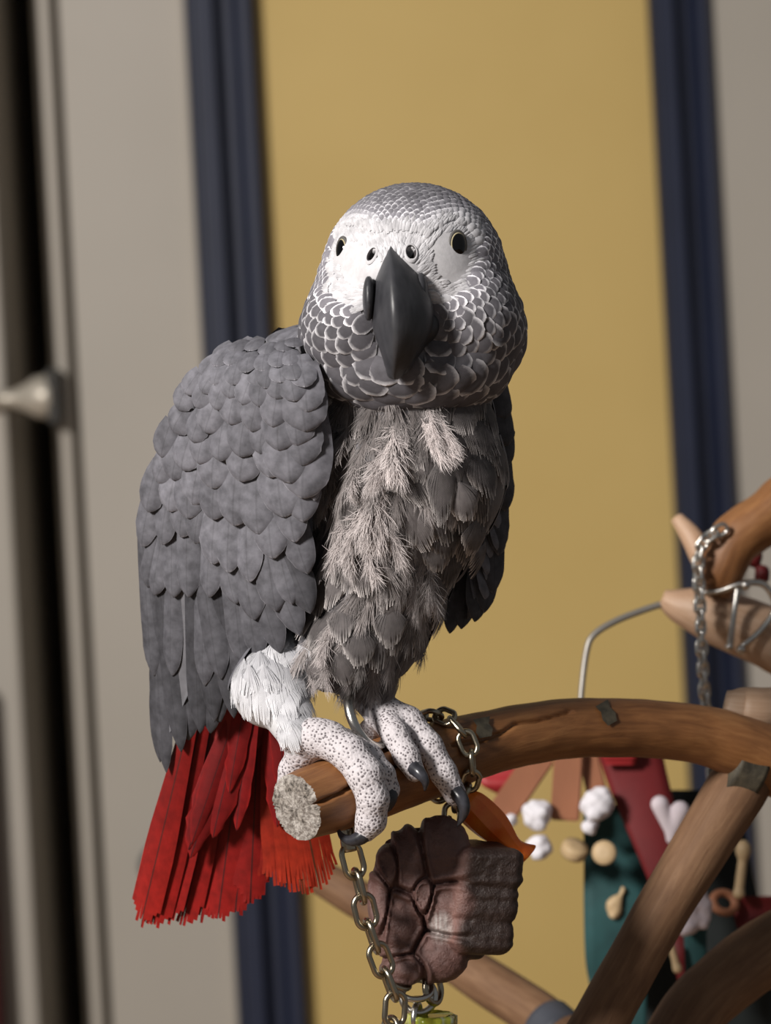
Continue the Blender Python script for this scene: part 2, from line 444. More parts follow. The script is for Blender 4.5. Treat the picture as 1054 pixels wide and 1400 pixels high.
# thin dark tape bands / knots on the branch
M['tape'] = simple('dark_knot', (0.055, 0.046, 0.030), 0.7, 0, 0.5, 300, 0.4)
def patch(u0, v0, wd, ht, ang, name='knot'):
    vs_ = []; n = 7
    for a in np.linspace(-1, 1, n):
        for b_ in np.linspace(-1, 1, n):
            r = min(1.0, 1.0 / max(1e-6, (abs(a) ** 3 + abs(b_) ** 3) ** (1 / 3))) if max(abs(a), abs(b_)) > 0 else 1
            x = a * wd / 2 * (0.85 + 0.15 * math.sin(b_ * 5)); y = b_ * ht / 2
            vs_.append((u0 + x * math.cos(ang) - y * math.sin(ang), v0 + x * math.sin(ang) + y * math.cos(ang)))
    vs_ = np.array(vs_); p, h = raycast(PERCH_SDF, vs_[:, 0], vs_[:, 1]); g = sdf_grad(PERCH_SDF, p); p = p + g * 2.6
    fs = [(i * n + j, (i + 1) * n + j, (i + 1) * n + j + 1, i * n + j + 1) for i in range(n - 1) for j in range(n - 1)]
    return obj(name, mesh(name, W(p), fs, M['tape']), stand)
patch(660, 996, 24, 26, -0.2); patch(829, 976, 20, 30, -0.5)
tube_obj('trunk', [(1038, 1030, 345, 36), (1008, 1078, 330, 41), (957, 1160, 310, 39), (905, 1245, 290, 38), (855, 1335, 275, 38), (820, 1400, 265, 39), (760, 1530, 260, 48), (690, 1750, 300, 70), (660, 2300, 400, 95), (655, 4000, 480, 120), (655, 5600, 500, 150)], M['wood_trunk'], stand, 110, 28, bumpiness=0.06, freq=0.012, seed=8)
tube_obj('branch', [(1180, 1228, 560, 42), (1100, 1268, 540, 42), (1050, 1300, 520, 44), (990, 1345, 490, 45), (940, 1400, 460, 46), (860, 1540, 400, 50), (760, 1700, 320, 52)], M['wood_trunk'], stand, 60, 26, bumpiness=0.09, freq=0.016, seed=12)
tube_obj('branch', [(395, 1172, 1300, 20), (470, 1218, 1250, 26), (560, 1270, 1180, 29), (650, 1332, 1100, 32), (760, 1408, 950, 35), (840, 1500, 700, 42), (800, 1650, 330, 46)], M['wood_trunk'], stand, 60, 22, bumpiness=0.05, freq=0.01, seed=15)
tube_obj('clamp', [(748, 1402, 968, 40), (772, 1424, 925, 41)], M['slate'], stand, 6, 22)
tube_obj('binding', [(992, 1038, 318, 46), (1028, 1050, 332, 50)], M['tape'], stand, 8, 26, bumpiness=0.05)
vv, ff = lathe([(0, 0.25), (0.03, 0.25), (0.04, 0.24), (0.041, 0.02)], (0, 0, 1), (W(C(655, 700, 500))[0] + 0.07, 0.125, 0))
obj('base', mesh('base', vv, ff, M['wood_trunk'], smooth=False, uv=[(x[0], x[1]) for x in vv]), stand)

# ------------------------------------------------------------------ the parrot: body surface
R3 = lambda ax, ang: np.array(Matrix.Rotation(math.radians(ang), 3, ax))
HEAD = [(Ell(C(564, 455, -58), (148, 112, 108)), 1), (Ell(C(566, 372, -52), (119, 124, 116)), 40),
        (Ell(C(548, 372, -118), (80, 62, 74)), 30), (Ell(C(486, 448, -112), (66, 66, 62)), 22), (Ell(C(642, 440, -100), (62, 72, 64)), 22),
        (Ell(C(562, 505, -82), (122, 92, 56)), 18), (Ell(C(540, 372, -165), (40, 34, 34)), 18)]
TORSO = [(Cone(C(565, 560, -20), C(565, 650, -10), 105, 116), 1), (Cone(C(565, 650, -10), C(502, 845, 15), 116, 88), 40),
         (Cone(C(440, 560, 55), C(340, 880, 95), 108, 70), 40), (Ell(C(470, 890, 25), (78, 95, 58)), 30),
         (Cone(C(345, 890, 95), C(340, 945, 112), 60, 46), 30), (Cone(C(500, 500, 10), C(440, 560, 30), 95, 90), 30), (Cone(C(470, 512, 30), C(400, 520, 45), 62, 62), 25)]
THIGH = [(Cone(C(385, 910, 8), C(368, 945, -14), 46, 50), 16), (Cone(C(385, 960, -36), C(408, 1010, -74), 38, 24), 14), (Cone(C(490, 900, 10), C(508, 955, 12), 50, 26), 16)]
FOOT = []
def toe(pts, k=7):
    for a, b in zip(pts[:-1], pts[1:]): FOOT.append((Cone(C(*a[:3]), C(*b[:3]), a[3], b[3]), k))
toe([(403, 1005, -76, 22), (432, 1008, -84, 25), (452, 1012, -88, 25)])
toe([(445, 1010, -90, 24), (478, 1030, -108, 24), (500, 1060, -122, 24), (510, 1092, -126, 21), (507, 1122, -118, 20), (500, 1136, -112, 15)])
toe([(470, 1014, -64, 19), (505, 1035, -84, 17), (524, 1058, -98, 15), (533, 1080, -98, 14)])
toe([(436, 1012, -78, 23), (412, 1030, -66, 20), (399, 1052, -52, 17), (392, 1078, -38, 15)])
toe([(442, 1012, -70, 18), (440, 1026, -20, 16), (445, 1060, 5, 14)])
toe([(505, 945, 14, 22), (522, 976, 8, 25)])
toe([(522, 970, 6, 22), (558, 986, 0, 20), (586, 1020, -12, 19), (606, 1056, -18, 18), (622, 1086, -18, 16)])
toe([(522, 978, 0, 20), (540, 1004, -34, 18), (556, 1034, -52, 17), (567, 1055, -58, 14)])
toe([(524, 980, 14, 19), (506, 1000, 48, 16), (505, 1040, 72, 13)])
BODY = [(f_, k_) for f_, k_ in TORSO] + [(HEAD[0][0], 30)] + HEAD[1:] + THIGH + FOOT
h_lo, h_hi = 4.0, 4.0
NOSE = []
for (u, v_, a_, c_) in ((508, 348, 6.5, 10), (562, 345, 7, 10.5)):
    p_, _ = raycast(HEAD, [u], [v_]); n_ = sdf_grad(HEAD, p_)[0]; NOSE.append((p_[0], n_, a_, c_))
def pits(p, V):
    for q, n_, a_, c_ in NOSE: V = np.maximum(V, -Cone(q + n_ * 6, q - n_ * 22, 8.5, 7.0)(p))
    return V
bv, bf = surface_nets(BODY, 3.6, pits)
gn = sdf_grad(BODY, bv)
# plumage colours of the skin under the feathers
bu, bvv = pix(bv)
dfoot = np.min([f_(bv) for f_, _ in FOOT], 0); dth = np.min([f_(bv) for f_, _ in THIGH[:2]], 0)
colr = np.tile(np.array([0.13, 0.125, 0.135]), (len(bv), 1))
colr[(bvv > 935) & (bv[:, 1] > 30)] = (0.18, 0.010, 0.009)
hd = sdf(HEAD, bv) < 4
colr[hd] = (0.17, 0.165, 0.18)
def in_ell(u, v, cu, cv_, ru, rv): return ((u - cu) / ru) ** 2 + ((v - cv_) / rv) ** 2
def facemask(u, v):
    m = np.minimum.reduce([in_ell(u, v, 489, 352, 40, 46), in_ell(u, v, 544, 352, 72, 40), in_ell(u, v, 618, 348, 39, 47), in_ell(u, v, 478, 400, 32, 24), in_ell(u, v, 615, 385, 30, 25)])
    return m
fm = facemask(bu, bvv); face = hd & (bv[:, 1] < -40)
k_ = np.clip((1.5 - fm) / 0.7, 0, 1) * face
colr = colr * (1 - k_[:, None]) + np.array([0.62, 0.61, 0.63]) * k_[:, None]
thm = dth < 6
colr[thm] = (0.62, 0.62, 0.64)
ftm = (dfoot < 3.5) & ((bvv > 980) | (bu > 505)) & (bvv > 955) & ~(thm & (bvv < 995))
footmask = ftm.astype(float)
colr[ftm] = (0.62, 0.58, 0.60)
m, nt, b = nmat('parrot_skin')
ca = N(nt, 'ShaderNodeAttribute', attribute_name='col'); fa = N(nt, 'ShaderNodeAttribute', attribute_name='foot')
vo = N(nt, 'ShaderNodeTexVoronoi'); vo.inputs['Scale'].default_value = 900; nt.links.new(objco(nt), vo.inputs['Vector'])
vo2 = N(nt, 'ShaderNodeTexVoronoi', feature='DISTANCE_TO_EDGE'); vo2.inputs['Scale'].default_value = 520; nt.links.new(objco(nt), vo2.inputs['Vector'])
sc = ramp(nt, vo.outputs['Distance'], [(0.20, (0.16, 0.14, 0.15)), (0.46, (1, 1, 1))])
fz = noise(nt, 500, 5, objco(nt), 0.7)
cc = mixc(nt, fa.outputs['Fac'], mixc(nt, 1.0, ca.outputs['Color'], ramp(nt, fz, [(0.3, 0.88), (0.65, 1.05)]), 'MULTIPLY'), mixc(nt, 1.0, ca.outputs['Color'], sc, 'MULTIPLY'))
nt.links.new(cc, b.inputs['Base Color']); b.inputs['Roughness'].default_value = 0.7
hh = mathn(nt, 'ADD', mathn(nt, 'MULTIPLY', fa.outputs['Fac'], vo.outputs['Distance']), mathn(nt, 'MULTIPLY', fz, 0.25))
bump(nt, b, hh, 0.5, 0.0006)
parrot = empty('grey_parrot', W(C(500, 1045, -30)), 'grey parrot with white face, black beak and red tail gripping the wooden perch', 'parrot')
body = obj('body', mesh('body', W(bv), bf, m, attrs={'col': colr, 'foot': footmask}), parrot)

# ---- claws
M['claw'] = simple('claw_horn', (0.035, 0.035, 0.042), 0.28, 0, 0.5, 300, 0.1)
def claw(pts): tube_obj('claw', pts, M['claw'], parrot, 16, 12, capround=0.3)
claw([(503, 1133, -114, 13), (494, 1144, -116, 11), (480, 1149, -112, 8), (468, 1144, -106, 5), (461, 1132, -100, 1.5)])
claw([(532, 1078, -100, 12), (533, 1090, -104, 11), (528, 1103, -104, 8), (518, 1112, -98, 3)])
claw([(566, 1050, -64, 11), (574, 1057, -74, 9), (581, 1068, -78, 6), (581, 1081, -74, 1.5)])
claw([(620, 1080, -22, 12), (630, 1091, -32, 10.5), (635, 1106, -34, 8), (631, 1120, -30, 4.5), (625, 1130, -26, 1)])
claw([(392, 1075, -38, 10), (394, 1090, -30, 8), (404, 1104, -22, 3)])
claw([(445, 1056, 6, 10), (455, 1078, 10, 8), (468, 1094, 8, 3)])

# ---- beak
def beak_mesh(ridge, hw, dep, B, Rv, name, mat, n=60, k=31, sharp=0.62):
    P = catmull(np.array([tuple(C(*r)) + (a, d) for r, a, d in zip(ridge, hw, dep)]), n)
    v = []; f = []
    for i in range(n):
        for j in range(k):
            a = (-1 + 2 * j / (k - 1)) * math.radians(112)
            sx_ = math.copysign(abs(math.sin(a)) ** 0.95, a); cz = 1 - math.cos(a)
            cz = cz ** sharp if cz > 0 else 0
            v.append(P[i, :3] + Rv * P[i, 3] * sx_ + B * P[i, 4] * cz)
    for i in range(n - 1):
        for j in range(k - 1): f.append((i * k + j, i * k + j + 1, (i + 1) * k + j + 1, (i + 1) * k + j))
    return obj(name, mesh(name, W(np.array(v)), f, mat), parrot)
m, nt, b = nmat('beak_horn')
g = noise(nt, 260, 5, objco(nt, (1, 1, 0.25))); g2 = noise(nt, 60, 3, objco(nt))
nt.links.new(mixc(nt, ramp(nt, g2, [(0.4, 0.0), (0.7, 1.0)]), ramp(nt, g, [(0.35, (0.022, 0.022, 0.026)), (0.65, (0.042, 0.042, 0.048))]), (0.055, 0.056, 0.062)), b.inputs['Base Color'])
b.inputs['Roughness'].default_value = 0.42; bump(nt, b, g, 0.35, 0.0005); M['beak'] = m
Bv = np.array([0.16, 0.985, 0.06]); Rv = np.array([0.985, -0.16, 0.0])
beak_mesh([(534, 336, -186), (534, 346, -203), (535, 365, -224), (537, 390, -242), (539, 420, -252), (540, 450, -250), (540, 478, -240), (539, 500, -226), (538, 514, -212), (539, 519, -206)],
          [3, 11, 23, 34, 40, 38, 26, 16, 10, 4], [14, 28, 46, 60, 66, 62, 40, 24, 14, 6], Bv, Rv, 'upper_beak', M['beak'])
for uu, vv_, ww_, rx, rz in ((575, 408, -186, 11, 34), (504, 408, -196, 8, 30)):
    sv, sf = surface_nets([(Ell(C(uu, vv_, ww_), (rx, 22, rz)), 1)], 3)
    obj('beak_edge', mesh('beak_edge', W(sv), sf, M['beak']), parrot)
sv, sf = surface_nets([(Cone(C(552, 455, -170), C(545, 492, -190), 36, 20), 1), (Cone(C(545, 440, -165), C(580, 445, -165), 24, 22), 10)], 3)
obj('lower_beak', mesh('lower_beak', W(sv), sf, M['beak']), parrot)

# ---- eyes and nostrils
m, nt, b = nmat('eye'); 
tc = N(nt, 'ShaderNodeTexCoord'); sp = N(nt, 'ShaderNodeSeparateXYZ'); nt.links.new(tc.outputs['Object'], sp.inputs[0])
rr = mathn(nt, 'SQRT', mathn(nt, 'ADD', mathn(nt, 'POWER', sp.outputs[0], 2.0), mathn(nt, 'POWER', sp.outputs[1], 2.0)))
nt.links.new(ramp(nt, rr, [(0.76, (0.002, 0.002, 0.002)), (0.79, (0.42, 0.36, 0.22)), (0.84, (0.50, 0.45, 0.30)), (0.90, (0.02, 0.018, 0.015))]), b.inputs['Base Color'])
b.inputs['Roughness'].default_value = 0.08; M['eye'] = m
M['lid'] = simple('eyelid', (0.10, 0.095, 0.09), 0.6, 0, 0.2, 300)
M['hole'] = simple('nostril_lining', (0.045, 0.04, 0.042), 0.85); M['cere'] = simple('cere_skin', (0.60, 0.59, 0.61), 0.7, 0, 0.06, 400)
import bmesh
def sphere(name, mat, seg=32):
    bm = bmesh.new(); bmesh.ops.create_uvsphere(bm, u_segments=seg, v_segments=seg // 2, radius=1)
    me = bpy.data.meshes.new(name); bm.to_mesh(me); bm.free(); me.materials.append(mat)
    me.polygons.foreach_set('use_smooth', [True] * len(me.polygons)); return me
def torus_me(name, R, r, mat, n=36, k=12, sy=1.0):
    v = []; f = []
    for i in range(n):
        a = 2 * math.pi * i / n
        for j in range(k):
            b_ = 2 * math.pi * j / k
            v.append(((R + r * math.cos(b_)) * math.cos(a), (R + r * math.cos(b_)) * math.sin(a) * sy, r * math.sin(b_)))
    for i in range(n):
        for j in range(k): f.append((i * k + j, ((i + 1) % n) * k + j, ((i + 1) % n) * k + (j + 1) % k, i * k + (j + 1) % k))
    return mesh(name, v, f, mat)
def frame(p, n, upv=(0, 0, 1)):
    """matrix with local z along n (px-frame vectors) at px point p, in metres"""
    n = np.asarray(n, float); n /= np.linalg.norm(n); y = np.array(upv, float); y -= (y @ n) * n; y /= np.linalg.norm(y); x = np.cross(y, n)
    o = W(p); X, Y, Z = (a @ BASIS for a in (x, y, n))
    return Matrix(((X[0], Y[0], Z[0], o[0]), (X[1], Y[1], Z[1], o[1]), (X[2], Y[2], Z[2], o[2]), (0, 0, 0, 1)))
def put(o, mat4, sc):
    o.matrix_basis = mat4 @ Matrix.Diagonal((sc[0] * S, sc[1] * S, sc[2] * S, 1))
eye_me = sphere('eye', M['eye']); lid_me = torus_me('eyelid', 1.0, 0.16, M['lid']); EYES = []
for (u, v_, yaw) in ((466, 342, -1.0), (627, 334, 0.55)):
    p, hit = raycast(HEAD, [u], [v_]); n = np.array([math.sin(yaw), -math.cos(yaw), 0.02]); p = p[0]
    if u < 500: p, n = p + np.array([0, 6, 0]), n
    EYES.append(p)
    e = obj('eye', eye_me, parrot); put(e, frame(p - n * 6, n), (14, 18.5, 11))
    l = obj('eyelid', lid_me, parrot); put(l, frame(p - n * 2, n), (12.5, 17, 13))
for q, n, a_, c_ in NOSE:          # each a skin-lined tube leading into its pit, open to the front
    x_ = np.cross((0.1, 0, 1), n); x_ /= np.linalg.norm(x_); y_ = np.cross(n, x_); v = []; f = []; kk = 20
    for d, sc_ in ((-1.0, 1.45), (1.2, 1.2), (1.0, 1.0), (-4, 0.95), (-12, 0.9), (-21, 0.8), (-24, 0.3)):
        for i in range(kk):
            t = 2 * math.pi * i / kk; v.append(q + n * d + sc_ * (x_ * a_ * math.cos(t) + y_ * c_ * math.sin(t)))
    for r_ in range(6):
        for i in range(kk): k = (i + 1) % kk; f.append((r_ * kk + i, r_ * kk + k, (r_ + 1) * kk + k, (r_ + 1) * kk + i))
    f.append(tuple(range(6 * kk, 7 * kk)))
    me = mesh('nostril', W(np.array(v)), f, M['cere']); me.materials.append(M['hole'])
    me.polygons.foreach_set('material_index', [0] * (2 * kk) + [1] * (len(f) - 2 * kk)); obj('nostril', me, parrot)

# ------------------------------------------------------------------ feathers
def feather_mesh(name, mat, nl=8, nw=6, base=0.35, belly=0.45, tip=2.0, camber=0.10, curl=0.05, ragged=0.0, seed=0, slits=0, skew=0.0):
    """vane lying along +y (0..1), width x in -.5...5, cambered; 'edge' = 1 at the rim"""
    r = np.random.default_rng(seed); v = []; f = []; uv = []; ed = []
    ys = 1 - (1 - np.linspace(0, 1, nl + 1)) ** 2.0
    slit = sorted(r.uniform(0.25, 0.9, slits)) if slits else []
    for i, y in enumerate(ys):
        if y < belly: h = base + (1 - base) * math.sin(y / belly * math.pi / 2)
        else: h = max(0.0, 1 - ((y - belly) / (1 - belly)) ** tip) ** (1 / 2.0)
        h = max(h, 0.04)
        for j in range(nw + 1):
            x = -1 + 2 * j / nw
            hh = h * 0.5 * (1 + (ragged * (0.35 if y < 0.75 else 1) * r.uniform(-1, 0.4) if abs(x) > 0.99 else 0))
            yy = y + (ragged * 0.12 * r.uniform(-1, 0.3) if i == nl else 0) - 0.07 * abs(x) * (1 if i < nl else 0.3) * h
            v.append((x * hh + skew * y * y * 0.2, yy, camber * (1 - x * x) * h - camber * 0.5 + curl * (0.25 - (y - 0.5) ** 2) * 4 * 0.5))
            uv.append((0.5 + x * hh, y)); 
            tipd = (y - belly) / (1 - belly)
            ed.append(max(abs(x) ** 1.5 * (0.55 + 0.45 * y), tipd ** 2 if tipd > 0 else 0, ))
    k = nw + 1
    for i in range(nl):
        for j in range(nw): f.append((i * k + j, i * k + j + 1, (i + 1) * k + j + 1, (i + 1) * k + j))
    return mesh(name, v, f, mat, attrs={'edge': ed}, uv=uv)
def plume_mesh(name, mat, nb=24, seed=0, wid=0.028, curl=0.25, loose=0.5, lift=0.2, start=0.08, tipw=0.6):
    """soft feather: a shaft with separate tapering barbs"""
    r = np.random.default_rng(seed); v = []; f = []; uv = []; ed = []
    def strip(P, w0, nrm):
        b0 = len(v); n = len(P)
        for i, p in enumerate(P):
            t = P[min(i + 1, n - 1)] - P[max(i - 1, 0)]; s = np.cross(t, nrm); s /= np.linalg.norm(s) + 1e-9
            ww = w0 * (1 - i / (n - 1)) ** 0.7 + 0.0015
            for sg in (-1, 1):
                v.append(p + s * sg * ww / 2); uv.append((0.5 + p[0], p[1])); ed.append(i / (n - 1))
        for i in range(n - 1): f.append((b0 + 2 * i, b0 + 2 * i + 1, b0 + 2 * i + 3, b0 + 2 * i + 2))
    sh = lambda y: np.array([0.04 * math.sin(2 * y + seed), y, lift * 0.5 * y * y])
    strip([sh(y) for y in np.linspace(0, 0.95, 6)], 0.02, np.array([0, 0, 1.0]))
    for s in (-1, 1):
        for i in range(nb):
            y = start + (0.95 - start) * (i + r.uniform(0, 1)) / nb
            L = 0.52 * (math.sin(min(1, y / 0.5) * math.pi / 2) * (1 - max(0, y - 0.6) * tipw)) * r.uniform(0.75, 1.1)
            a = math.radians(r.normal(48 - 30 * y, 9 + 14 * loose)); d = np.array([s * math.sin(a), math.cos(a), r.normal(0.05, 0.12 + 0.3 * loose) * lift * 2])
            p = sh(y); P = [p]
            for q in range(4):
                d = d + np.array([-s * curl * 0.25, 0.05 * curl, 0]) + r.normal(0, 0.12 * loose, 3); d /= np.linalg.norm(d)
                p = p + d * L / 4; P.append(p)
            strip(P, wid * r.uniform(0.7, 1.3), np.array([0.15 * s, 0, 1.0]))
    return mesh(name, v, f, mat, attrs={'edge': ed}, uv=uv)

M['f_head'] = feather_mat('head_feather', (0.115, 0.11, 0.122), (0.85, 0.84, 0.87), 0.45, 0.92, barb=0.3)
M['f_head_s'] = feather_mat('small_head_feather', (0.15, 0.145, 0.16), (0.78, 0.77, 0.80), 0.32, 0.97, barb=0.0, tint_attr=True)
M['f_wing'] = feather_mat('wing_feather', (0.150, 0.148, 0.163), (0.34, 0.335, 0.36), 0.86, 1.0, shaft=(0.125, 0.123, 0.135), barb=0.25, mottled=0.4, bf=420.0)
M['f_tail'] = feather_mat('tail_feather', (0.18, 0.006, 0.006), (0.30, 0.011, 0.009), 0.6, 0.98, shaft=(0.07, 0.012, 0.012), barb=0.3, rough=0.55, mottled=0.25, bf=1100.0)
M['f_breast'] = feather_mat('breast_feather', (0.11, 0.10, 0.10), (0.55, 0.52, 0.51), 0.60, 0.98, barb=0.2, mottled=0.3)
M['f_plume'] = feather_mat('down', (0.26, 0.235, 0.23), (0.46, 0.425, 0.42), 0.2, 0.9, barb=0.0, mottled=0.2, rough=0.9)
M['f_leg'] = feather_mat('leg_feather', (0.55, 0.55, 0.58), (0.80, 0.80, 0.83), 0.3, 0.95, barb=0.3, mottled=0.15, rough=0.85)

def place(name, me, parent, tip_or_mid, ydir, nrm, L, Wd, zs=None, at=0.5, tilt=0.0, tint=(1, 1, 1), roll=0.0):
    """put a feather so that the point `at` along it sits on the given px-frame point"""
    n = np.asarray(nrm, float); n /= np.linalg.norm(n); y = np.asarray(ydir, float); y = y - (y @ n) * n; y /= np.linalg.norm(y)
    y2 = y * math.cos(tilt) + n * math.sin(tilt); n2 = n * math.cos(tilt) - y * math.sin(tilt); x2 = np.cross(y2, n2)
    if roll: x2, n2 = x2 * math.cos(roll) + n2 * math.sin(roll), n2 * math.cos(roll) - x2 * math.sin(roll)
    zs = zs if zs else Wd
    base = np.asarray(tip_or_mid) - y2 * L * at
    X, Y, Z = ((a @ BASIS) * S for a in (x2 * Wd, y2 * L, n2 * zs)); o = W(base)
    mat4 = Matrix(((X[0], Y[0], Z[0], o[0]), (X[1], Y[1], Z[1], o[1]), (X[2], Y[2], Z[2], o[2]), (0, 0, 0, 1)))
    if name is None: return mat4
    ob = obj(name, me, parent); ob.matrix_basis = mat4; ob.color = (tint[0], tint[1], tint[2], 1); return ob

# ---- head feathers: a staggered scale lattice radiating from the beak
c0 = C(566, 408, -58); pole = C(538, 400, -200) - c0; pole /= np.linalg.norm(pole)
e_u = np.array([0, 0, 1.0]) - pole[2] * pole; e_u /= np.linalg.norm(e_u); e_r = np.cross(pole, e_u)
if e_r[0] < 0: e_r = -e_r
def hdir(th, ph): return math.cos(th) * pole + math.sin(th) * (math.cos(ph) * e_r + math.sin(ph) * e_u)
def hpoint(dirs):
    lo_ = np.full(len(dirs), 10.0); hi_ = np.full(len(dirs), 300.0)
    for _ in range(26):
        mid = (lo_ + hi_) / 2; ins = sdf(HEAD, c0 + dirs * mid[:, None]) < 0
        lo_ = np.where(ins, mid, lo_); hi_ = np.where(ins, hi_, mid)
    return c0 + dirs * lo_[:, None]
lerp = lambda a, b, t: a + (b - a) * t
dn = lambda ph: (1 - math.sin(ph)) / 2            # 0 = up, 1 = down
spc = lambda ph: lerp(12.0, 46.0, dn(ph) ** 2.2)
phs = np.linspace(-math.pi / 2, 1.5 * math.pi, 2000); cum = np.cumsum([158 * (phs[1] - phs[0]) / spc(p) for p in phs]); ncol = int(cum[-1]); cum *= ncol / cum[-1]
lat = []
for i in range(60):
    for j in range(ncol):
        ph = float(np.interp(j + 0.5 * (i % 2) + rng.normal(0, 0.07), cum, phs)); d_ = dn(ph)
        st = math.radians(lerp(2.9, 4.8, d_ ** 1.6)); g_ = lerp(0.012, 0.065, d_ ** 1.6)
        th = math.radians(lerp(27, 26, d_)) + st * (i + rng.normal(0, 0.1)) * (1 + g_ * i * 0.5)
        if th > math.radians(150): continue
        rowsp = st * (1 + g_ * i) * 150
        lat.append((th, ph, rowsp, spc(ph) * max(0.3, math.sin(th)), i))
dirs = np.array([hdir(t, p) for t, p, *_ in lat]); pts = hpoint(dirs); nrms = sdf_grad(HEAD, pts)
dirs2 = np.array([hdir(t + 0.02, p) for t, p, *_ in lat]); tang = hpoint(dirs2) - pts
hu, hv = pix(pts); hm = facemask(hu, hv)
toward = np.array([0, -DPX, 0]) - pts; vis = ((nrms * toward).sum(1) / np.linalg.norm(toward, axis=1)) > -0.1
entries = []
for k, (th, ph, rs, cs, i) in enumerate(lat):
    if vis[k] and hm[k] < 0.95 and pts[k, 1] < -30: continue
    if 500 < hu[k] < 590 and 385 < hv[k] < 500 and pts[k, 1] < -120: continue
    if min(np.linalg.norm(pts[k] - e) for e in EYES) < 21: continue
    if sdf(TORSO, pts[k][None])[0] < -22: continue
    wgt = rs * cs * (2 if vis[k] else 0.01)
    entries.append((wgt, k))
entries.sort(reverse=True)
head_me = [feather_mesh('head_feather', M['f_head'], 9, 10, 0.7, 0.45, 2.4, 0.07, 0.12, 0.22, s) for s in range(5)]
small_me = feather_mesh('tmp', M['f_head_s'], 4, 4, 0.6, 0.4, 2.2, 0.18, 0.08)
sm_v = np.array([v_.co[:] for v_ in small_me.vertices]); sm_f = np.array([p.vertices[:] for p in small_me.polygons])
sm_e = np.zeros(len(sm_v), np.float32); small_me.attributes['edge'].data.foreach_get('value', sm_e)
bigV, bigF, bigE, bigT, bigUV = [], [], [], [], []
def add_small(mat4, tint, rim=0.0):
    A = np.array(mat4); o_ = sum(len(x) for x in bigV); bigV.append(sm_v @ A[:3, :3].T + A[:3, 3]); bigF.append(sm_f + o_); bigE.append(np.maximum(sm_e, rim))
    bigT.append(np.tile(np.array(tint), (len(sm_v), 1))); bigUV.append(np.stack([0.5 + sm_v[:, 0], sm_v[:, 1]], 1))
for r_, (wgt, k) in enumerate(entries):
    th, ph, rs, cs, i = lat[k]
    wh = min(1.0, max(0.0, 1.05 - (math.sqrt(max(0, hm[k])) - 1) * 40 / 38)) if pts[k, 1] < -30 else 0.0
    tn = 1.0 + 1.5 * wh ** 1.5 + rng.normal(0, 0.07); d_ = dn(ph)
    tint = (tn, tn, tn * 1.01)
    L, Wd = rs * 2.5, cs * lerp(1.5, 1.55, d_) * rng.uniform(0.88, 1.15)
    y = tang[k] + np.array([rng.normal(0, 0.08), 0, rng.normal(0, 0.08)]) * np.linalg.norm(tang[k])
    kw = dict(at=0.55, tilt=math.radians(lerp(10, 12, d_) + rng.normal(0, 3.5)), zs=Wd * 0.9)
    if r_ < 300: place('head_feather', head_me[r_ % 5], parrot, pts[k] + nrms[k] * 2.5, y, nrms[k], L, Wd, tint=tint, roll=rng.normal(0, 0.06), **kw)
    else: add_small(place(None, None, None, pts[k] + nrms[k] * 2.0, y, nrms[k], L, Wd, **kw), tint if wh < 0.6 else tuple(lerp(a, 1.0, (wh - 0.6) / 0.4) for a in tint), 0.85 * max(0, (wh - 0.45) / 0.55))
# fine white bristly feathers over the face
FN = 4200; fth = np.radians(rng.uniform(20, 64, FN)); fph = rng.uniform(-0.45, math.pi + 0.45, FN)
fp = hpoint(np.array([hdir(a, b_) for a, b_ in zip(fth, fph)])); fp2 = hpoint(np.array([hdir(a + 0.02, b_) for a, b_ in zip(fth, fph)])); fn_ = sdf_grad(HEAD, fp)
fu, fv_ = pix(fp); fq = facemask(fu, fv_)
for k in range(FN):
    p, u_, v_, q = fp[k], fu[k], fv_[k], fq[k]
    if q > 1.15 + 0.6 * rng.random() ** 2 or q < 0.30 and rng.random() < 0.6 or min(np.linalg.norm(p - e) for e in EYES) < 22: continue
    if 500 < u_ < 580 and v_ > 375 or in_ell(u_, v_, 617, 350, 32, 40) < 0.8 or in_ell(u_, v_, 484, 360, 24, 36) < 0.8 or min(in_ell(u_, v_, 508, 348, 10, 15), in_ell(u_, v_, 562, 345, 10, 15)) < 1: continue
    s_ = rng.uniform(0.8, 1.2); tn = rng.uniform(0.80, 1.0) * (1 - 0.35 * min(1, max(0, q - 0.75)))
    add_small(place(None, None, None, p + fn_[k] * (0.8 if q < 0.95 else 3.0), fp2[k] - p, fn_[k], 13 * s_, 4.5 * s_, at=0.5, tilt=math.radians(6), zs=4), (tn, tn, tn), 0.93)
V_, F_ = np.concatenate(bigV), np.concatenate(bigF)
bpy.data.meshes.remove(small_me)
tag(obj('small_head_feathers', mesh('small_head_feathers', V_, F_, M['f_head_s'], attrs={'edge': np.concatenate(bigE), 'tint': np.concatenate(bigT)}, uv=np.concatenate(bigUV)), parrot), kind='stuff')

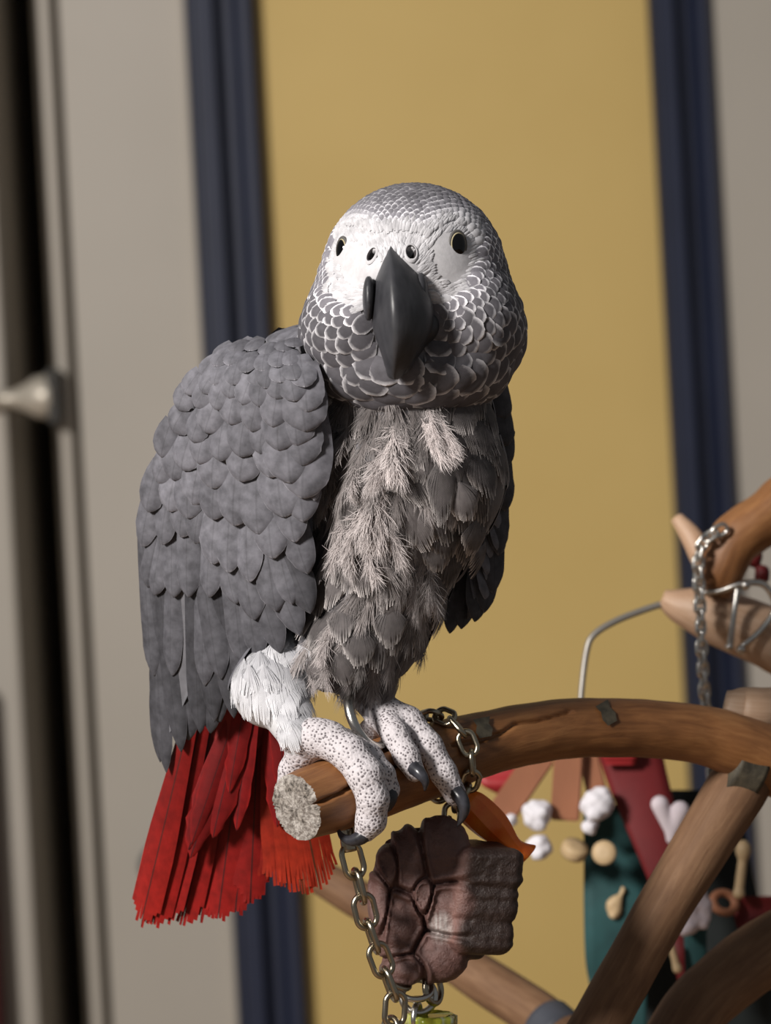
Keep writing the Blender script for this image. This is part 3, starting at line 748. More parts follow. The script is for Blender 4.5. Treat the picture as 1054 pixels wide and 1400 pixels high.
# ---- wing on the picture's left: a curved slab carrying rows of feathers
def wdepth(u, v):
    t = np.clip((432 - np.asarray(u, float)) / 235, -0.2, 1.3)
    w_ = -92 + 165 * np.abs(t) ** 1.5 + (np.asarray(v, float) - 700) * 0.16
    return w_ + np.where(np.asarray(v) < 545, ((545 - np.asarray(v, float)) / 85) ** 2 * 75, 0)
def wpt(u, v, off=0.0):
    p = C(u, v, float(wdepth(u, v))); a = C(u + 3, v, float(wdepth(u + 3, v))) - p; b_ = C(u, v + 3, float(wdepth(u, v + 3))) - p
    n = np.cross(a, b_); n /= np.linalg.norm(n)
    if n[1] > 0: n = -n
    return C(u, v, float(wdepth(u, v)) - off), n
outline = np.array([(408, 478), (372, 468), (325, 483), (282, 512), (250, 572), (225, 640), (208, 730), (207, 800), (211, 900), (216, 1000), (230, 1005), (262, 940), (296, 880), (370, 850), (412, 840), (424, 780), (428, 700), (428, 620), (424, 560), (418, 510)], float)
def slab(name, outline, dfun, thick, mat, parent, n=22):
    cu, cv_ = outline.mean(0); v = []; f = []; m_ = len(outline)
    O2 = np.vstack([outline, outline[:1]]); P = catmull(np.hstack([O2, np.zeros((len(O2), 1))]), 80)[:-1, :2]; m_ = len(P); K = 10
    for side in (0, 1):
        for k in range(K):
            t = 1 - k / K
            for q in P:
                u, v_ = cu + (q[0] - cu) * t, cv_ + (q[1] - cv_) * t; edge = (1 - t ** 6)
                v.append(C(u, v_, float(dfun(u, v_)) + (0 if side == 0 else thick * edge)))
        v.append(C(cu, cv_, float(dfun(cu, cv_)) + thick * side))
    h = K * m_ + 1
    for s in (0, 1):
        for k in range(K - 1):
            for i in range(m_):
                j = (i + 1) % m_; q = (s * h + k * m_ + i, s * h + (k + 1) * m_ + i, s * h + (k + 1) * m_ + j, s * h + k * m_ + j); f.append(q if s else q[::-1])
        for i in range(m_):
            q = (s * h + (K - 1) * m_ + i, s * h + h - 1, s * h + (K - 1) * m_ + (i + 1) % m_); f.append(q if s else q[::-1])
    for i in range(m_): j = (i + 1) % m_; f.append((i, j, h + j, h + i))
    return obj(name, mesh(name, W(np.array(v)), f, mat), parent)
M['wing_skin'] = simple('wing_underlayer', (0.12, 0.118, 0.13), 0.8, 0, 0.2, 200)
wing = slab('wing', outline, lambda u, v: wdepth(u, v) + 6, 34, M['wing_skin'], parrot)
wing_me = [feather_mesh('wing_feather', M['f_wing'], 14, 10, 0.6, 0.62, 2.6, 0.13, 0.05, 0.07, 20 + s, skew=random.uniform(-.3, .3)) for s in range(5)]
flight_me = [feather_mesh('flight_feather', M['f_wing'], 16, 10, 0.75, 0.80, 2.8, 0.16, 0.03, 0.05, 30 + s, skew=random.uniform(-.5, .5)) for s in range(4)]
def row(tips, L, Wd, d0, d1, off, tint, mes, tilt=3, jit=3.5):
    n = len(tips)
    for i, (u, v) in enumerate(tips):
        t = i / max(1, n - 1); u += rng.normal(0, jit); v += rng.normal(0, jit)
        wmax = Wd if not isinstance(Wd, tuple) else max(Wd)
        u = min(u, 438 - 0.40 * wmax)
        Li = (L if not isinstance(L, tuple) else lerp(L[0], L[1], t)) * rng.uniform(0.94, 1.06); wi = (Wd if not isinstance(Wd, tuple) else lerp(Wd[0], Wd[1], t)) * rng.uniform(0.92, 1.1)
        dx = lerp(d0, d1, t) + rng.normal(0, 0.07); ln = math.hypot(dx, 1)
        off_ = off + rng.normal(0, 1.5); p, nrm = wpt(u, v, off_); q, n2 = wpt(u - dx / ln * Li * 0.6, v - Li * 0.6 / ln, off_)
        tn = tint * rng.uniform(0.80, 1.18)
        place('wing_feather', mes[int(rng.integers(len(mes)))], wing, p, p - q, (nrm + n2) / 2, Li * 1.02, wi, at=1.0, tilt=math.radians(tilt), tint=(tn, tn, tn * 1.03), roll=rng.normal(0.17, 0.08))
row([(209, 1050), (226, 1058), (246, 1030), (268, 1004), (292, 992), (316, 978), (332, 955)], 300, 38, 0.0, 0.10, -4, 0.42, flight_me, 0)
row([(256, 1014), (280, 1004), (304, 988)], 240, 46, 0.04, 0.10, -16, 0.42, flight_me, 0)
row([(208, 926), (230, 934), (266, 937), (304, 929), (327, 910), (353, 902), (381, 896), (403, 876), (419, 842)], (190, 210), (36, 42), -0.02, 0.36, 6, 0.62, flight_me, 3)
row([(200, 806), (216, 812), (234, 817), (258, 819), (286, 815), (316, 830), (346, 846), (374, 836), (400, 822), (420, 780)], (120, 165), (34, 46), -0.10, 0.30, 15, 0.80, flight_me, 5)
row([(196, 746), (217, 741), (241, 728), (262, 748), (290, 772), (314, 780), (342, 791), (374, 768), (402, 742), (422, 712)], (90, 140), (44, 60), -0.14, 0.2, 24, 1.0, wing_me, 8)
row([(203, 700), (224, 704), (256, 709), (286, 714), (318, 722), (353, 735), (388, 708), (414, 684)], (70, 120), (46, 72), -0.18, 0.15, 31, 1.1, wing_me, 9)
row([(212, 655), (235, 664), (261, 689), (294, 674), (332, 664), (364, 656), (397, 664), (422, 646)], (62, 95), (46, 70), -0.2, 0.08, 37, 1.1, wing_me, 10)
row([(222, 622), (245, 640), (272, 634), (300, 634), (328, 626), (354, 618), (381, 617), (408, 606), (424, 590)], (54, 80), (42, 60), -0.25, 0.08, 42, 1.1, wing_me, 10)
row([(232, 588), (255, 600), (280, 588), (313, 585), (342, 588), (368, 584), (395, 576), (418, 560)], (46, 64), (40, 50), -0.35, 0.1, 46, 1.1, wing_me, 10)
row([(243, 560), (263, 564), (285, 552), (306, 550), (330, 556), (354, 556), (378, 552), (400, 545), (418, 530)], (42, 52), 38, -0.45, 0.12, 49, 1.1, wing_me, 10)
row([(257, 535), (278, 530), (298, 522), (320, 525), (342, 526), (364, 530), (386, 524), (406, 516)], (38, 44), 34, -0.55, 0.15, 52, 1.1, wing_me, 10)
row([(274, 510), (293, 505), (314, 500), (336, 504), (358, 505), (380, 502), (400, 495)], 36, 30, -0.6, 0.1, 53, 1.1, wing_me, 10)
row([(296, 490), (316, 482), (338, 484), (362, 486), (386, 482), (404, 476)], 30, 28, -0.7, 0.0, 53, 1.1, wing_me, 10)
row([(276, 506), (292, 494), (312, 486), (334, 480)], 34, 20, -1.0, -0.8, 36, 1.1, wing_me, 6)
# folded leading edge next to the breast
row([(430, 560), (434, 600), (435, 640), (433, 690)], 70, 22, 0.12, 0.02, 20, 1.1, wing_me, 2)

# ---- far wing: mostly hidden, dark tips show past the breast
def wdepth2(u, v): return 62 + (np.asarray(v, float) - 700) * 0.10 + np.abs((np.asarray(u, float) - 700) / 120.0) ** 2 * -26 + np.where(np.asarray(u) < 640, 25, 0)
out2 = np.array([(655, 520), (684, 545), (688, 620), (686, 700), (672, 780), (650, 835), (620, 850), (600, 800), (600, 650), (620, 550)], float)
wing2 = slab('wing', out2, wdepth2, 26, M['wing_skin'], parrot)
for i, (u, v, L, Wd, dx) in enumerate([(693, 640, 130, 40, 0.05), (690, 700, 170, 40, 0.02), (684, 760, 200, 42, -0.05), (672, 812, 210, 40, -0.12), (663, 838, 210, 42, -0.2), (648, 850, 200, 44, -0.28), (632, 860, 190, 44, -0.34), (614, 866, 180, 42, -0.38), (690, 575, 70, 40, 0.12), (692, 610, 80, 40, 0.1)]):
    p = C(u, v, float(wdepth2(u, v)) - 6 - i); q = C(u - dx * L * 0.7, v - L * 0.7, float(wdepth2(u - dx * L * .7, v - L * .7)) - 6 - i)
    place('wing_feather', flight_me[i % 4], wing2, p, p - q, (0.55, -0.83, 0.05), L, Wd, at=1.0, tint=(0.42, 0.42, 0.43), roll=rng.normal(0, .1))

for i in range(26):          # covert rows on the far wing's outer face
    v = 540 + 11 * i; u = (688 - 0.25 * max(0, v - 720)) - 6 * (i % 2); w_ = float(wdepth2(u, v)) + 6 * (i % 3)
    place('wing_feather', wing_me[i % 5], wing2, C(u, v, w_), np.array([0.10 if v < 640 else -0.12, 0.12, -1.0]), (0.86, -0.48, 0.1), 62, 46, at=0.7, tilt=math.radians(6), tint=(1.1, 1.1, 1.13))
# ---- tail fan
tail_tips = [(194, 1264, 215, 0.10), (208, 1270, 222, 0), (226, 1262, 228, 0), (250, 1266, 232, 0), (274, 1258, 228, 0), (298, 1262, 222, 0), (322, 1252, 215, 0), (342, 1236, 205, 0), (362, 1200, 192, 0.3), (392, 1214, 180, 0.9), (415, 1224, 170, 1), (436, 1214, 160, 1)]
sv, sf = surface_nets([(Cone(C(345, 930, 105), C(318, 1010, 128), 56, 34), 1), (Cone(C(320, 1000, 128), C(300, 1060, 160), 40, 12), 20)], 5)
M['tail_skin'] = simple('tail_coverts', (0.20, 0.012, 0.010), 0.8, 0, 0.25, 150)
tail = obj('tail', mesh('tail', W(sv), sf, M['tail_skin']), parrot)
def frayed_mesh(name, mat, nb, seed, s0=0.72, s1=0.84, gmax=0.7, tipr=0.5):
    """tail feather whose outer third has split into separate barb bundles"""
    r = np.random.default_rng(seed); v = []; f = []; uv = []; ed = []
    for b_ in range(nb):
        x0 = -0.5 + b_ / nb; x1 = x0 + 1.0 / nb; xm = (x0 + x1) / 2; k = 10
        top = 1 - tipr * abs(xm) ** 2 + r.uniform(-0.03, 0.01); gap = r.choice([r.uniform(0.02, 0.2), r.uniform(0.3, gmax)]); sp_ = r.uniform(s0, s1); o_ = len(v)
        for i in range(k):
            y = top * (1 - (1 - i / (k - 1)) ** 1.6); wd = min(1, 0.45 + y * 0.9); q = min(1, max(0, (y - sp_) / max(0.03, top - sp_))); sh = 1 - gap * q
            for x in (x0, x1):
                v.append(((xm + (x - xm) * sh) * wd + 0.12 * xm * q, y, 0.14 * (0.25 - x * x) * 2 + r.normal(0, 0.012) * q)); uv.append((0.5 + x * wd, y)); ed.append(0.4 + 0.6 * y)
        for i in range(k - 1): f.append((o_ + 2 * i, o_ + 2 * i + 1, o_ + 2 * i + 3, o_ + 2 * i + 2))
    return mesh(name, v, f, mat, attrs={'edge': ed}, uv=uv)
tail_me = [frayed_mesh('tail_feather', M['f_tail'], 10, 50 + q, 0.94, 0.975, 0.35, 0.45) for q in range(4)]
fray_me = [frayed_mesh('frayed_tail_feather', M['f_tail'], 11, 61), frayed_mesh('frayed_tail_feather', M['f_tail'], 14, 62)]
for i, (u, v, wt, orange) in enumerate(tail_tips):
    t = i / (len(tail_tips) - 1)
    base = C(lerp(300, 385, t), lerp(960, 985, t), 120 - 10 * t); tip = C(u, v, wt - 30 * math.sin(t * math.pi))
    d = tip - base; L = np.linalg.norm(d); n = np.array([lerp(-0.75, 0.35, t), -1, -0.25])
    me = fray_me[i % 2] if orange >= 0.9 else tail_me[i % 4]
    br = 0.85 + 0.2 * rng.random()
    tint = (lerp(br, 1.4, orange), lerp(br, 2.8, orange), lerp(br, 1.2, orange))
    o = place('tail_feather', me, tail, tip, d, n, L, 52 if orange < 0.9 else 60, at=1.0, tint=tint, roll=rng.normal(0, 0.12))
covert_me = [feather_mesh('tail_covert', M['f_tail'], 12, 8, 0.6, 0.55, 2.2, 0.10, 0.04, 0.25, 55 + q) for q in range(3)]
# undertail coverts: shorter soft red feathers over the fan
for k in range(9):
    u = rng.uniform(255, 400); v = rng.uniform(1090, 1190) - (u - 262) * 0.1; wt = 62 + (v - 1000) * 0.42
    base = C(lerp(330, 395, (u - 262) / 138) - 10, v - 170, wt - 40); tip = C(u, v, wt)
    br = rng.uniform(0.82, 1.02)
    place('tail_feather', covert_me[k % 3], tail, tip, tip - base, (rng.normal(-0.1, 0.15), -1, -0.2), np.linalg.norm(tip - base), rng.uniform(30, 44), at=1.0, tint=(br, br * 0.9, br), roll=rng.normal(0, 0.12))

def fan_mesh(name, mat, nb, seed):
    """soft round feather: barb bundles fanning from the shaft, tips slightly apart"""
    r = np.random.default_rng(seed); v = []; f = []; uv = []; ed = []; K = 8
    for b_ in range(nb):
        x0 = -1 + 2 * b_ / nb; x1 = x0 + 2.0 / nb; xm = (x0 + x1) / 2; o_ = len(v)
        reach = (1 - 0.30 * xm * xm) * r.uniform(0.90, 1.02); gap = r.uniform(0.1, 0.8); z1 = r.normal(0, 0.02)
        for i in range(K):
            t = i / (K - 1); q = max(0, (t - 0.72) / 0.28); sh = 1 - gap * q
            for x in (x0, x1):
                xx = xm + (x - xm) * sh; a = xx * 1.05; spread = 0.62 * math.sin(a) * math.sin(min(1, t * 1.25) * math.pi / 2) * (1 - 0.16 * q)
                y = reach * (t * (0.55 + 0.45 * math.cos(a)) ) + 0.02
                v.append((spread * 0.92, y, 0.13 * (1 - xx * xx) * math.sin(t * 2.4) + z1 * q - 0.10 * t * t)); uv.append((0.5 + 0.5 * xx, y)); ed.append(t * (0.75 + 0.25 * abs(xx)) if t < .9 else 0.97)
        for i in range(K - 1): f.append((o_ + 2 * i, o_ + 2 * i + 1, o_ + 2 * i + 3, o_ + 2 * i + 2))
    return mesh(name, v, f, mat, attrs={'edge': ed}, uv=uv)
# ---- leg feathers (white trousers)
leg_me = [fan_mesh('leg_feather', M['f_leg'], 30, 70 + q) for q in range(4)]
LEGP = TORSO + THIGH
for (u, v, L, Wd, dx) in [(408, 1030, 50, 34, 0.35), (394, 1026, 50, 34, 0.2), (418, 1012, 46, 34, 0.45), (400, 1006, 50, 40, 0.3), (424, 990, 48, 40, 0.35), (398, 992, 60, 44, 0.2), (340, 985, 80, 50, 0.0), (362, 990, 84, 54, 0.05), (385, 984, 76, 50, 0.15), (326, 968, 70, 40, -0.05),
                          (428, 966, 46, 46, 0.4), (410, 962, 56, 46, 0.25), (430, 944, 44, 46, 0.4), (412, 940, 56, 46, 0.3), (345, 955, 70, 50, -0.02), (375, 955, 70, 52, 0.1), (425, 922, 44, 44, 0.45), (398, 925, 60, 50, 0.3), (352, 925, 50, 44, 0.0), (380, 912, 50, 46, 0.2), (362, 905, 40, 34, 0.1)]:
    p, hit = raycast(LEGP, [u - dx * L * 0.4], [v - L * 0.4])
    if not hit[0]: p = np.array([C(u - dx * L * .4, v - L * .4, -90)])
    n = sdf_grad(LEGP, p)[0]; y = np.array([dx, 0, -1.0]); tn = rng.uniform(0.92, 1.05)
    place('leg_feather', leg_me[int(rng.integers(4))], parrot, p[0] + n * 3.5, y, n, L, Wd, at=0.6, tilt=math.radians(7), tint=(tn, tn, tn), roll=rng.normal(0, .08))

# ---- breast: soft contour feathers, then loose down
breast_me = [fan_mesh('breast_feather', M['f_breast'], 26, 80 + s) for s in range(5)]
plume_me = [plume_mesh('breast_plume', M['f_plume'], 64, 90 + s, 0.017, 0.3, 0.22, 0.15) for s in range(4)]
down_me = [plume_mesh('down_tuft', M['f_plume'], 70, 100 + s, 0.013, 0.5, 0.8, 0.35) for s in range(4)]
BR = TORSO + THIGH[2:]
brp = [(u + rng.normal(0, 5), v + rng.normal(0, 5)) for r_, v in enumerate(range(940, 505, -23)) for u in np.arange(425 + 17 * (r_ % 2), 705, 34)]
P, hit = raycast(BR, [a for a, _ in brp], [b_ for _, b_ in brp]); G = sdf_grad(BR, P)
def breast(name, mes, u, v, L, Wd, dx, tint, tilt=9, off=4, zs=None, roll=0.1):
    p, h_ = raycast(BR, [u], [v])
    if not h_[0]: return
    n = sdf_grad(BR, p)[0]
    place(name, mes[int(rng.integers(len(mes)))], parrot, p[0] + n * off, np.array([dx, 0, -1.0]), n, L, Wd, zs=zs, at=0.6, tilt=math.radians(tilt), tint=(tint, tint * 0.985, tint * 0.98), roll=rng.normal(0, roll))
for (u, v), h_ in zip(brp, hit):
    if not h_: continue
    right = u > 590
    L = rng.uniform(62, 84); Wd = rng.uniform(48, 62) if right else rng.uniform(40, 56)
    dx = (u - 545) / 260 + rng.normal(0, 0.16); tn = rng.uniform(0.75, 1.3)
    if right or rng.random() < 0.4: breast('breast_feather', breast_me, u, v, L, Wd, dx, tn, 11)
    else: breast('breast_plume', plume_me, u, v, L * 1.1, Wd * 1.1, dx, tn * rng.uniform(0.55, 0.95), 10)
# pale down tufts where the breast is ruffled
for (u, v, L, Wd, dx, tn, off) in [(535, 615, 80, 78, 0.15, 1.55, 12), (520, 640, 70, 62, -0.1, 1.4, 14), (548, 632, 62, 54, 0.3, 1.6, 16), (596, 612, 64, 44, 0.5, 1.7, 14), (606, 600, 58, 36, 0.7, 1.75, 16), (585, 600, 52, 34, 0.35, 1.6, 14), (470, 620, 66, 56, -0.2, 1.0, 9), (455, 650, 64, 44, -0.1, 0.9, 9),
                               (510, 690, 84, 70, -0.1, 1.35, 13), (522, 715, 86, 70, 0.05, 1.45, 15), (498, 735, 80, 66, -0.15, 1.4, 15), (540, 735, 66, 48, 0.25, 1.25, 13), (515, 760, 70, 56, 0.2, 1.35, 15), (480, 745, 70, 50, -0.3, 1.1, 12), (480, 600, 60, 50, -0.1, 0.85, 8), (560, 590, 50, 44, 0.1, 1.0, 9),
                               (590, 815, 60, 50, 0.0, 1.15, 10), (575, 800, 60, 46, -0.1, 1.0, 9), (685, 728, 60, 56, 0.6, 1.2, 8), (672, 745, 60, 50, 0.5, 1.2, 8), (450, 685, 70, 40, 0.0, 0.8, 9), (440, 660, 70, 30, 0.0, 0.9, 9), (452, 880, 60, 50, 0.05, 1.2, 9), (440, 905, 60, 44, 0.0, 1.2, 9), (500, 660, 46, 44, 0, 1.3, 14)]:
    for q in range(2):
        breast('down_tuft', down_me, u + rng.normal(0, 6), v + rng.normal(0, 6), L * rng.uniform(0.8, 1.1), Wd * rng.uniform(0.8, 1.1), dx + rng.normal(0, 0.22), 1.2 * tn * rng.uniform(0.85, 1.1), 16, off + 2 * q, roll=0.25)
# a few feathers that stand out by shape
for (u, v, L, Wd, dx, tn) in [(500, 795, 76, 62, 0.12, 1.35), (485, 800, 60, 44, -0.3, 1.15), (600, 690, 95, 42, 0.02, 0.95), (628, 700, 60, 52, 0.3, 1.5), (640, 745, 60, 58, 0.2, 1.35), (642, 775, 56, 58, 0.15, 1.4), (655, 668, 70, 62, 0.35, 1.0), (470, 870, 60, 46, 0.05, 1.1), (530, 870, 60, 50, 0.05, 1.05), (490, 900, 60, 52, 0.0, 1.0), (440, 925, 50, 46, 0.1, 1.3), (470, 925, 50, 46, 0.2, 1.0)]:
    breast('breast_feather', breast_me, u, v - 12, L, Wd, dx, tn, 14, 13)
# back and mantle feathers
for k in range(60):
    u, v = rng.uniform(360, 420), rng.uniform(455, 520)
    p, h_ = raycast(TORSO, [u], [v])
    if not h_[0]: continue
    n = sdf_grad(TORSO, p)[0]
    place('mantle_feather', wing_me[k % 5], parrot, p[0] + n * 3, np.array([-0.5, 0.3, -1.0]), n, 42, 34, at=0.6, tilt=math.radians(6), tint=(1.1, 1.1, 1.13))
bt = []
r2 = np.random.default_rng(3); sel = np.where((gn[:, 1] > 0.15) & (sdf(HEAD, bv) > 25) & (bvv < 940) & (dfoot > 30))[0]; r2.shuffle(sel)
for i in sel:
    if all(np.linalg.norm(bv[i] - q) > 34 for q in bt): bt.append(bv[i]); place('back_feather', wing_me[len(bt) % 5], parrot, bv[i] + gn[i] * 2, np.array([-0.3, 0.2, -1.0]), gn[i], 80, 58, at=0.6, tilt=math.radians(5), tint=(1.1, 1.1, 1.13))
    if len(bt) > 170: break

# ------------------------------------------------------------------ leg band, chains, hanging toys
ring_me = torus_me('leg_band', 1.0, 0.16, M['steel'], 48, 12)
o = obj('leg_band', ring_me); put(o, frame(C(502, 982, -34), (0.80, -0.42, 0.42), (0.55, 0, 0.85)), (42, 42, 42)); tag(o, 'dark steel ring round the leg of the parrot', 'leg ring')
def link_mesh(name, L, R, r, mat, n=40, k=8):
    """stadium chain link along y, total length L, half width R"""
    v = []; f = []; hs = L / 2 - R
    for i in range(n):
        a = 2 * math.pi * i / n; cx, cy = R * math.cos(a), R * math.sin(a) + (hs if math.sin(a) >= 0 else -hs)
        for j in range(k):
            b_ = 2 * math.pi * j / k; v.append((cx + r * math.cos(b_) * math.cos(a), cy + r * math.cos(b_) * math.sin(a), r * math.sin(b_)))
    for i in range(n):
        for j in range(k): f.append((i * k + j, ((i + 1) % n) * k + j, ((i + 1) % n) * k + (j + 1) % k, i * k + (j + 1) % k))
    return mesh(name, v, f, mat)
def chain(root, pts, L, R, r, mat, name='link', twist0=0.4):
    me = link_mesh(name, L, R, r, mat); Pm = catmull(np.array([C(*p) for p in pts]), 600)
    d = np.concatenate([[0], np.cumsum(np.linalg.norm(np.diff(Pm, axis=0), axis=1))]); pitch = L - 2.6 * r; s = pitch / 2; k = 0
    while s < d[-1]:
        c = np.array([np.interp(s, d, Pm[:, i]) for i in range(3)]); e = np.array([np.interp(min(s + 6, d[-1]), d, Pm[:, i]) for i in range(3)]) - np.array([np.interp(s - 6, d, Pm[:, i]) for i in range(3)]); e /= np.linalg.norm(e)
        a = twist0 + (math.pi / 2) * (k % 2) + rng.normal(0, 0.15); ref = np.array([math.sin(a), -math.cos(a), 0.05]); nn = ref - (ref @ e) * e
        ob = obj(name, me, root); put(ob, frame(c, nn, e), (1, 1, 1)); s += pitch; k += 1
ch = empty('hanging_chain', W(C(530, 1420, -40)), 'tarnished metal chain hanging beside the brown block', 'chain')
chain(ch, [(478, 1160, -62), (492, 1215, -60), (507, 1275, -56), (527, 1330, -50), (540, 1375, -48), (530, 1420, -48)], 46, 14, 4.2, M['brass'])
tube_obj('clip', [(476, 1128, -62, 11), (476, 1150, -62, 11), (478, 1164, -62, 10)], M['brass'], ch, 8, 14)
obj('clip_ring', torus_me('clip_ring', 16 * S, 4 * S, M['brass']), ch).matrix_basis = frame(C(476, 1132, -62), (0.7, 0.6, 0.2))
ch2 = empty('wrapped_chain', W(C(600, 1085, 65)), 'dark brass chain looped over the perch beside the foot', 'chain')
ax = C(660, 1018, 115) - C(540, 1057, 8); ax /= np.linalg.norm(ax); cc_ = C(606, 1034, 70); e1 = np.array([0, 0, 1.0]) - ax[2] * ax; e1 /= np.linalg.norm(e1); e2 = np.cross(ax, e1)
if e2[1] > 0: e2 = -e2
lm = link_mesh('link', 34, 11, 4.0, M['brass'])
for k in range(13):
    a = math.radians(-40 + k * 27); c = cc_ + 59 * (math.cos(a) * e1 + math.sin(a) * e2); tg = -math.sin(a) * e1 + math.cos(a) * e2; rad = math.cos(a) * e1 + math.sin(a) * e2
    q = obj('link', lm, ch2); put(q, frame(c, rad * 0.75 + ax * (0.65 if k % 2 else -0.65), tg), (1, 1, 1))
drop = [(622, 1092, 46), (618, 1115, 52), (614, 1135, 55)]
for k, (u, v, w_) in enumerate(drop):
    q = obj('link', lm, ch2); put(q, frame(C(u, v, w_), (math.cos(k * 1.6), -math.sin(k * 1.6) - 0.2, 0), (0.1, 0, 1)), (1, 1, 1))

# brown lumpy block: petal-like facets on the face, ridged bark along its side
BL = []
PETAL = [(603, 1168, 42, 54), (560, 1182, 36, 52), (546, 1262, 36, 62), (611, 1242, 36, 48), (521, 1238, 17, 56), (600, 1306, 42, 38), (556, 1322, 36, 22), (534, 1186, 20, 36), (578, 1222, 18, 34)]
for (u, v, a, b_) in PETAL: BL.append((Ell(C(u, v, 20 + (v - 1230) * 0.03 + abs(u - 580) * 0.12), (a, 30, b_)), 14))
class RB:
    def __init__(s, c, hsz, r, rot): s.c = np.asarray(c, float); s.h = np.asarray(hsz, float); s.r = r; s.R = rot; m_ = np.linalg.norm(s.h) + r; s.lo = s.c - m_; s.hi = s.c + m_
    def __call__(s, p):
        q = np.abs((p - s.c) @ s.R.T) - s.h; return np.linalg.norm(np.maximum(q, 0), axis=-1) + np.minimum(q.max(-1), 0) - s.r
rt = R3('Z', -18) @ R3('Y', -6)
for (u, v, w_, hx, hz) in [(655, 1182, 45, 38, 16), (650, 1228, 45, 36, 15), (646, 1272, 45, 34, 14)]:
    BL.append((RB(C(u, v, w_), (hx - 6, 34, hz - 5), 18, rt), 3))
BL.append((RB(C(604, 1230, 62), (46, 30, 66), 14, np.eye(3)), 4))
def blk_post(p, V):
    u, v_ = pix(p); side = np.clip((u - 628) / 20, 0, 1)
    dd = np.sort(np.stack([np.sqrt(in_ell(u, v_, *q)) for q in PETAL]), 0); gr = (dd[1] - dd[0])
    V = V + (1 - side) * (p[:, 1] < 30) * (6.5 * np.exp(-(gr / 0.11) ** 2) - 4.0 * np.exp(-((gr - 0.28) / 0.12) ** 2))
    V = V + side * (2.8 * vnoise(p * np.array([0.3, 0.3, 1.5]), 0.13, 14) + 0.7 * vnoise(p, 0.35, 15)) + 0.7 * vnoise(p, 0.13, 4)
    return V + (1 - side) * 0.8 * vnoise(p, 0.4, 9)
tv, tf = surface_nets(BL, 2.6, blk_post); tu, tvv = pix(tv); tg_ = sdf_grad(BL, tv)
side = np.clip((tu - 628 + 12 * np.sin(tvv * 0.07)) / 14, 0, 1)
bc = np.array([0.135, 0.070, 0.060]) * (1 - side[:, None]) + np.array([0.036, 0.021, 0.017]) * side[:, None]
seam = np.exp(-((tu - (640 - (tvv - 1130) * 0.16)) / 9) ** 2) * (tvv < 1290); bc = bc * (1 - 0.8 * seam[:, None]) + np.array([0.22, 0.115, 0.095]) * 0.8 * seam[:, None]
scr = np.clip(1.3 - in_ell(tu, tvv, 603, 1268, 17, 22), 0, 1) * np.clip(0.6 + 0.6 * vnoise(tv * np.array([1, 1, 0.25]), 0.9, 41), 0, 1); bc = bc * (1 - scr[:, None]) + np.array([0.42, 0.38, 0.36]) * scr[:, None]
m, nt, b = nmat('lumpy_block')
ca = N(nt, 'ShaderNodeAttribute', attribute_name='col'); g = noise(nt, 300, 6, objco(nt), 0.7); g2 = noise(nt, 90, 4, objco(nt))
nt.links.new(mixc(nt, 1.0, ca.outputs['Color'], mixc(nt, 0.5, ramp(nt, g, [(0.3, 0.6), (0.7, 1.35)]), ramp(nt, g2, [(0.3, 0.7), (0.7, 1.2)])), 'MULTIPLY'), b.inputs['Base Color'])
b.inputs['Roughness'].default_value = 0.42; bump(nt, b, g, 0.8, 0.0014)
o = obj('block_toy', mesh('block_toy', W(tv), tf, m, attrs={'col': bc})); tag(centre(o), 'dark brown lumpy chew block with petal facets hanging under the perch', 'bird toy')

# orange twisted plastic piece behind the block
m, nt, b = nmat('orange_plastic'); b.inputs['Base Color'].default_value = (0.75, 0.08, 0.008, 1); b.inputs['Roughness'].default_value = 0.2
g = noise(nt, 120, 3, objco(nt)); nt.links.new(ramp(nt, g, [(0.3, (0.90, 0.13, 0.012)), (0.7, (1.0, 0.26, 0.035))]), b.inputs['Base Color']); b.inputs['Transmission Weight'].default_value = 0.08
bump(nt, b, g, 0.4, 0.001)
axo = [(630, 1090, 88, 14), (642, 1101, 90, 24), (660, 1117, 92, 26), (678, 1133, 94, 24), (693, 1147, 96, 17), (703, 1156, 96, 12), (711, 1163, 98, 14), (719, 1169, 98, 19), (721, 1171, 98, 18)]
P = catmull(np.array([tuple(C(*p[:3])) + (p[3],) for p in axo]), 40); v = []; f = []; nr = 8
tdir = C(700, 1156, 96) - C(640, 1102, 90); tdir /= np.linalg.norm(tdir); na = np.cross(tdir, (0, 1, 0)); na /= np.linalg.norm(na); nb_ = np.cross(tdir, na)
for i in range(40):
    for j in range(nr):
        a = 2 * math.pi * j / nr + 0.02 * i; v.append(P[i, :3] + P[i, 3] * (math.cos(a) * na + 0.55 * math.sin(a) * nb_))
for i in range(39):
    for j in range(nr): k = (j + 1) % nr; f.append((i * nr + j, i * nr + k, (i + 1) * nr + k, (i + 1) * nr + j))
f.append(tuple(range(nr))[::-1]); f.append(tuple(range(39 * nr, 40 * nr)))
tag(centre(obj('orange_bead', mesh('orange_bead', W(np.array(v)), f, m, smooth=False))), 'glossy orange faceted plastic piece with a pinched end behind the block', 'bird toy')

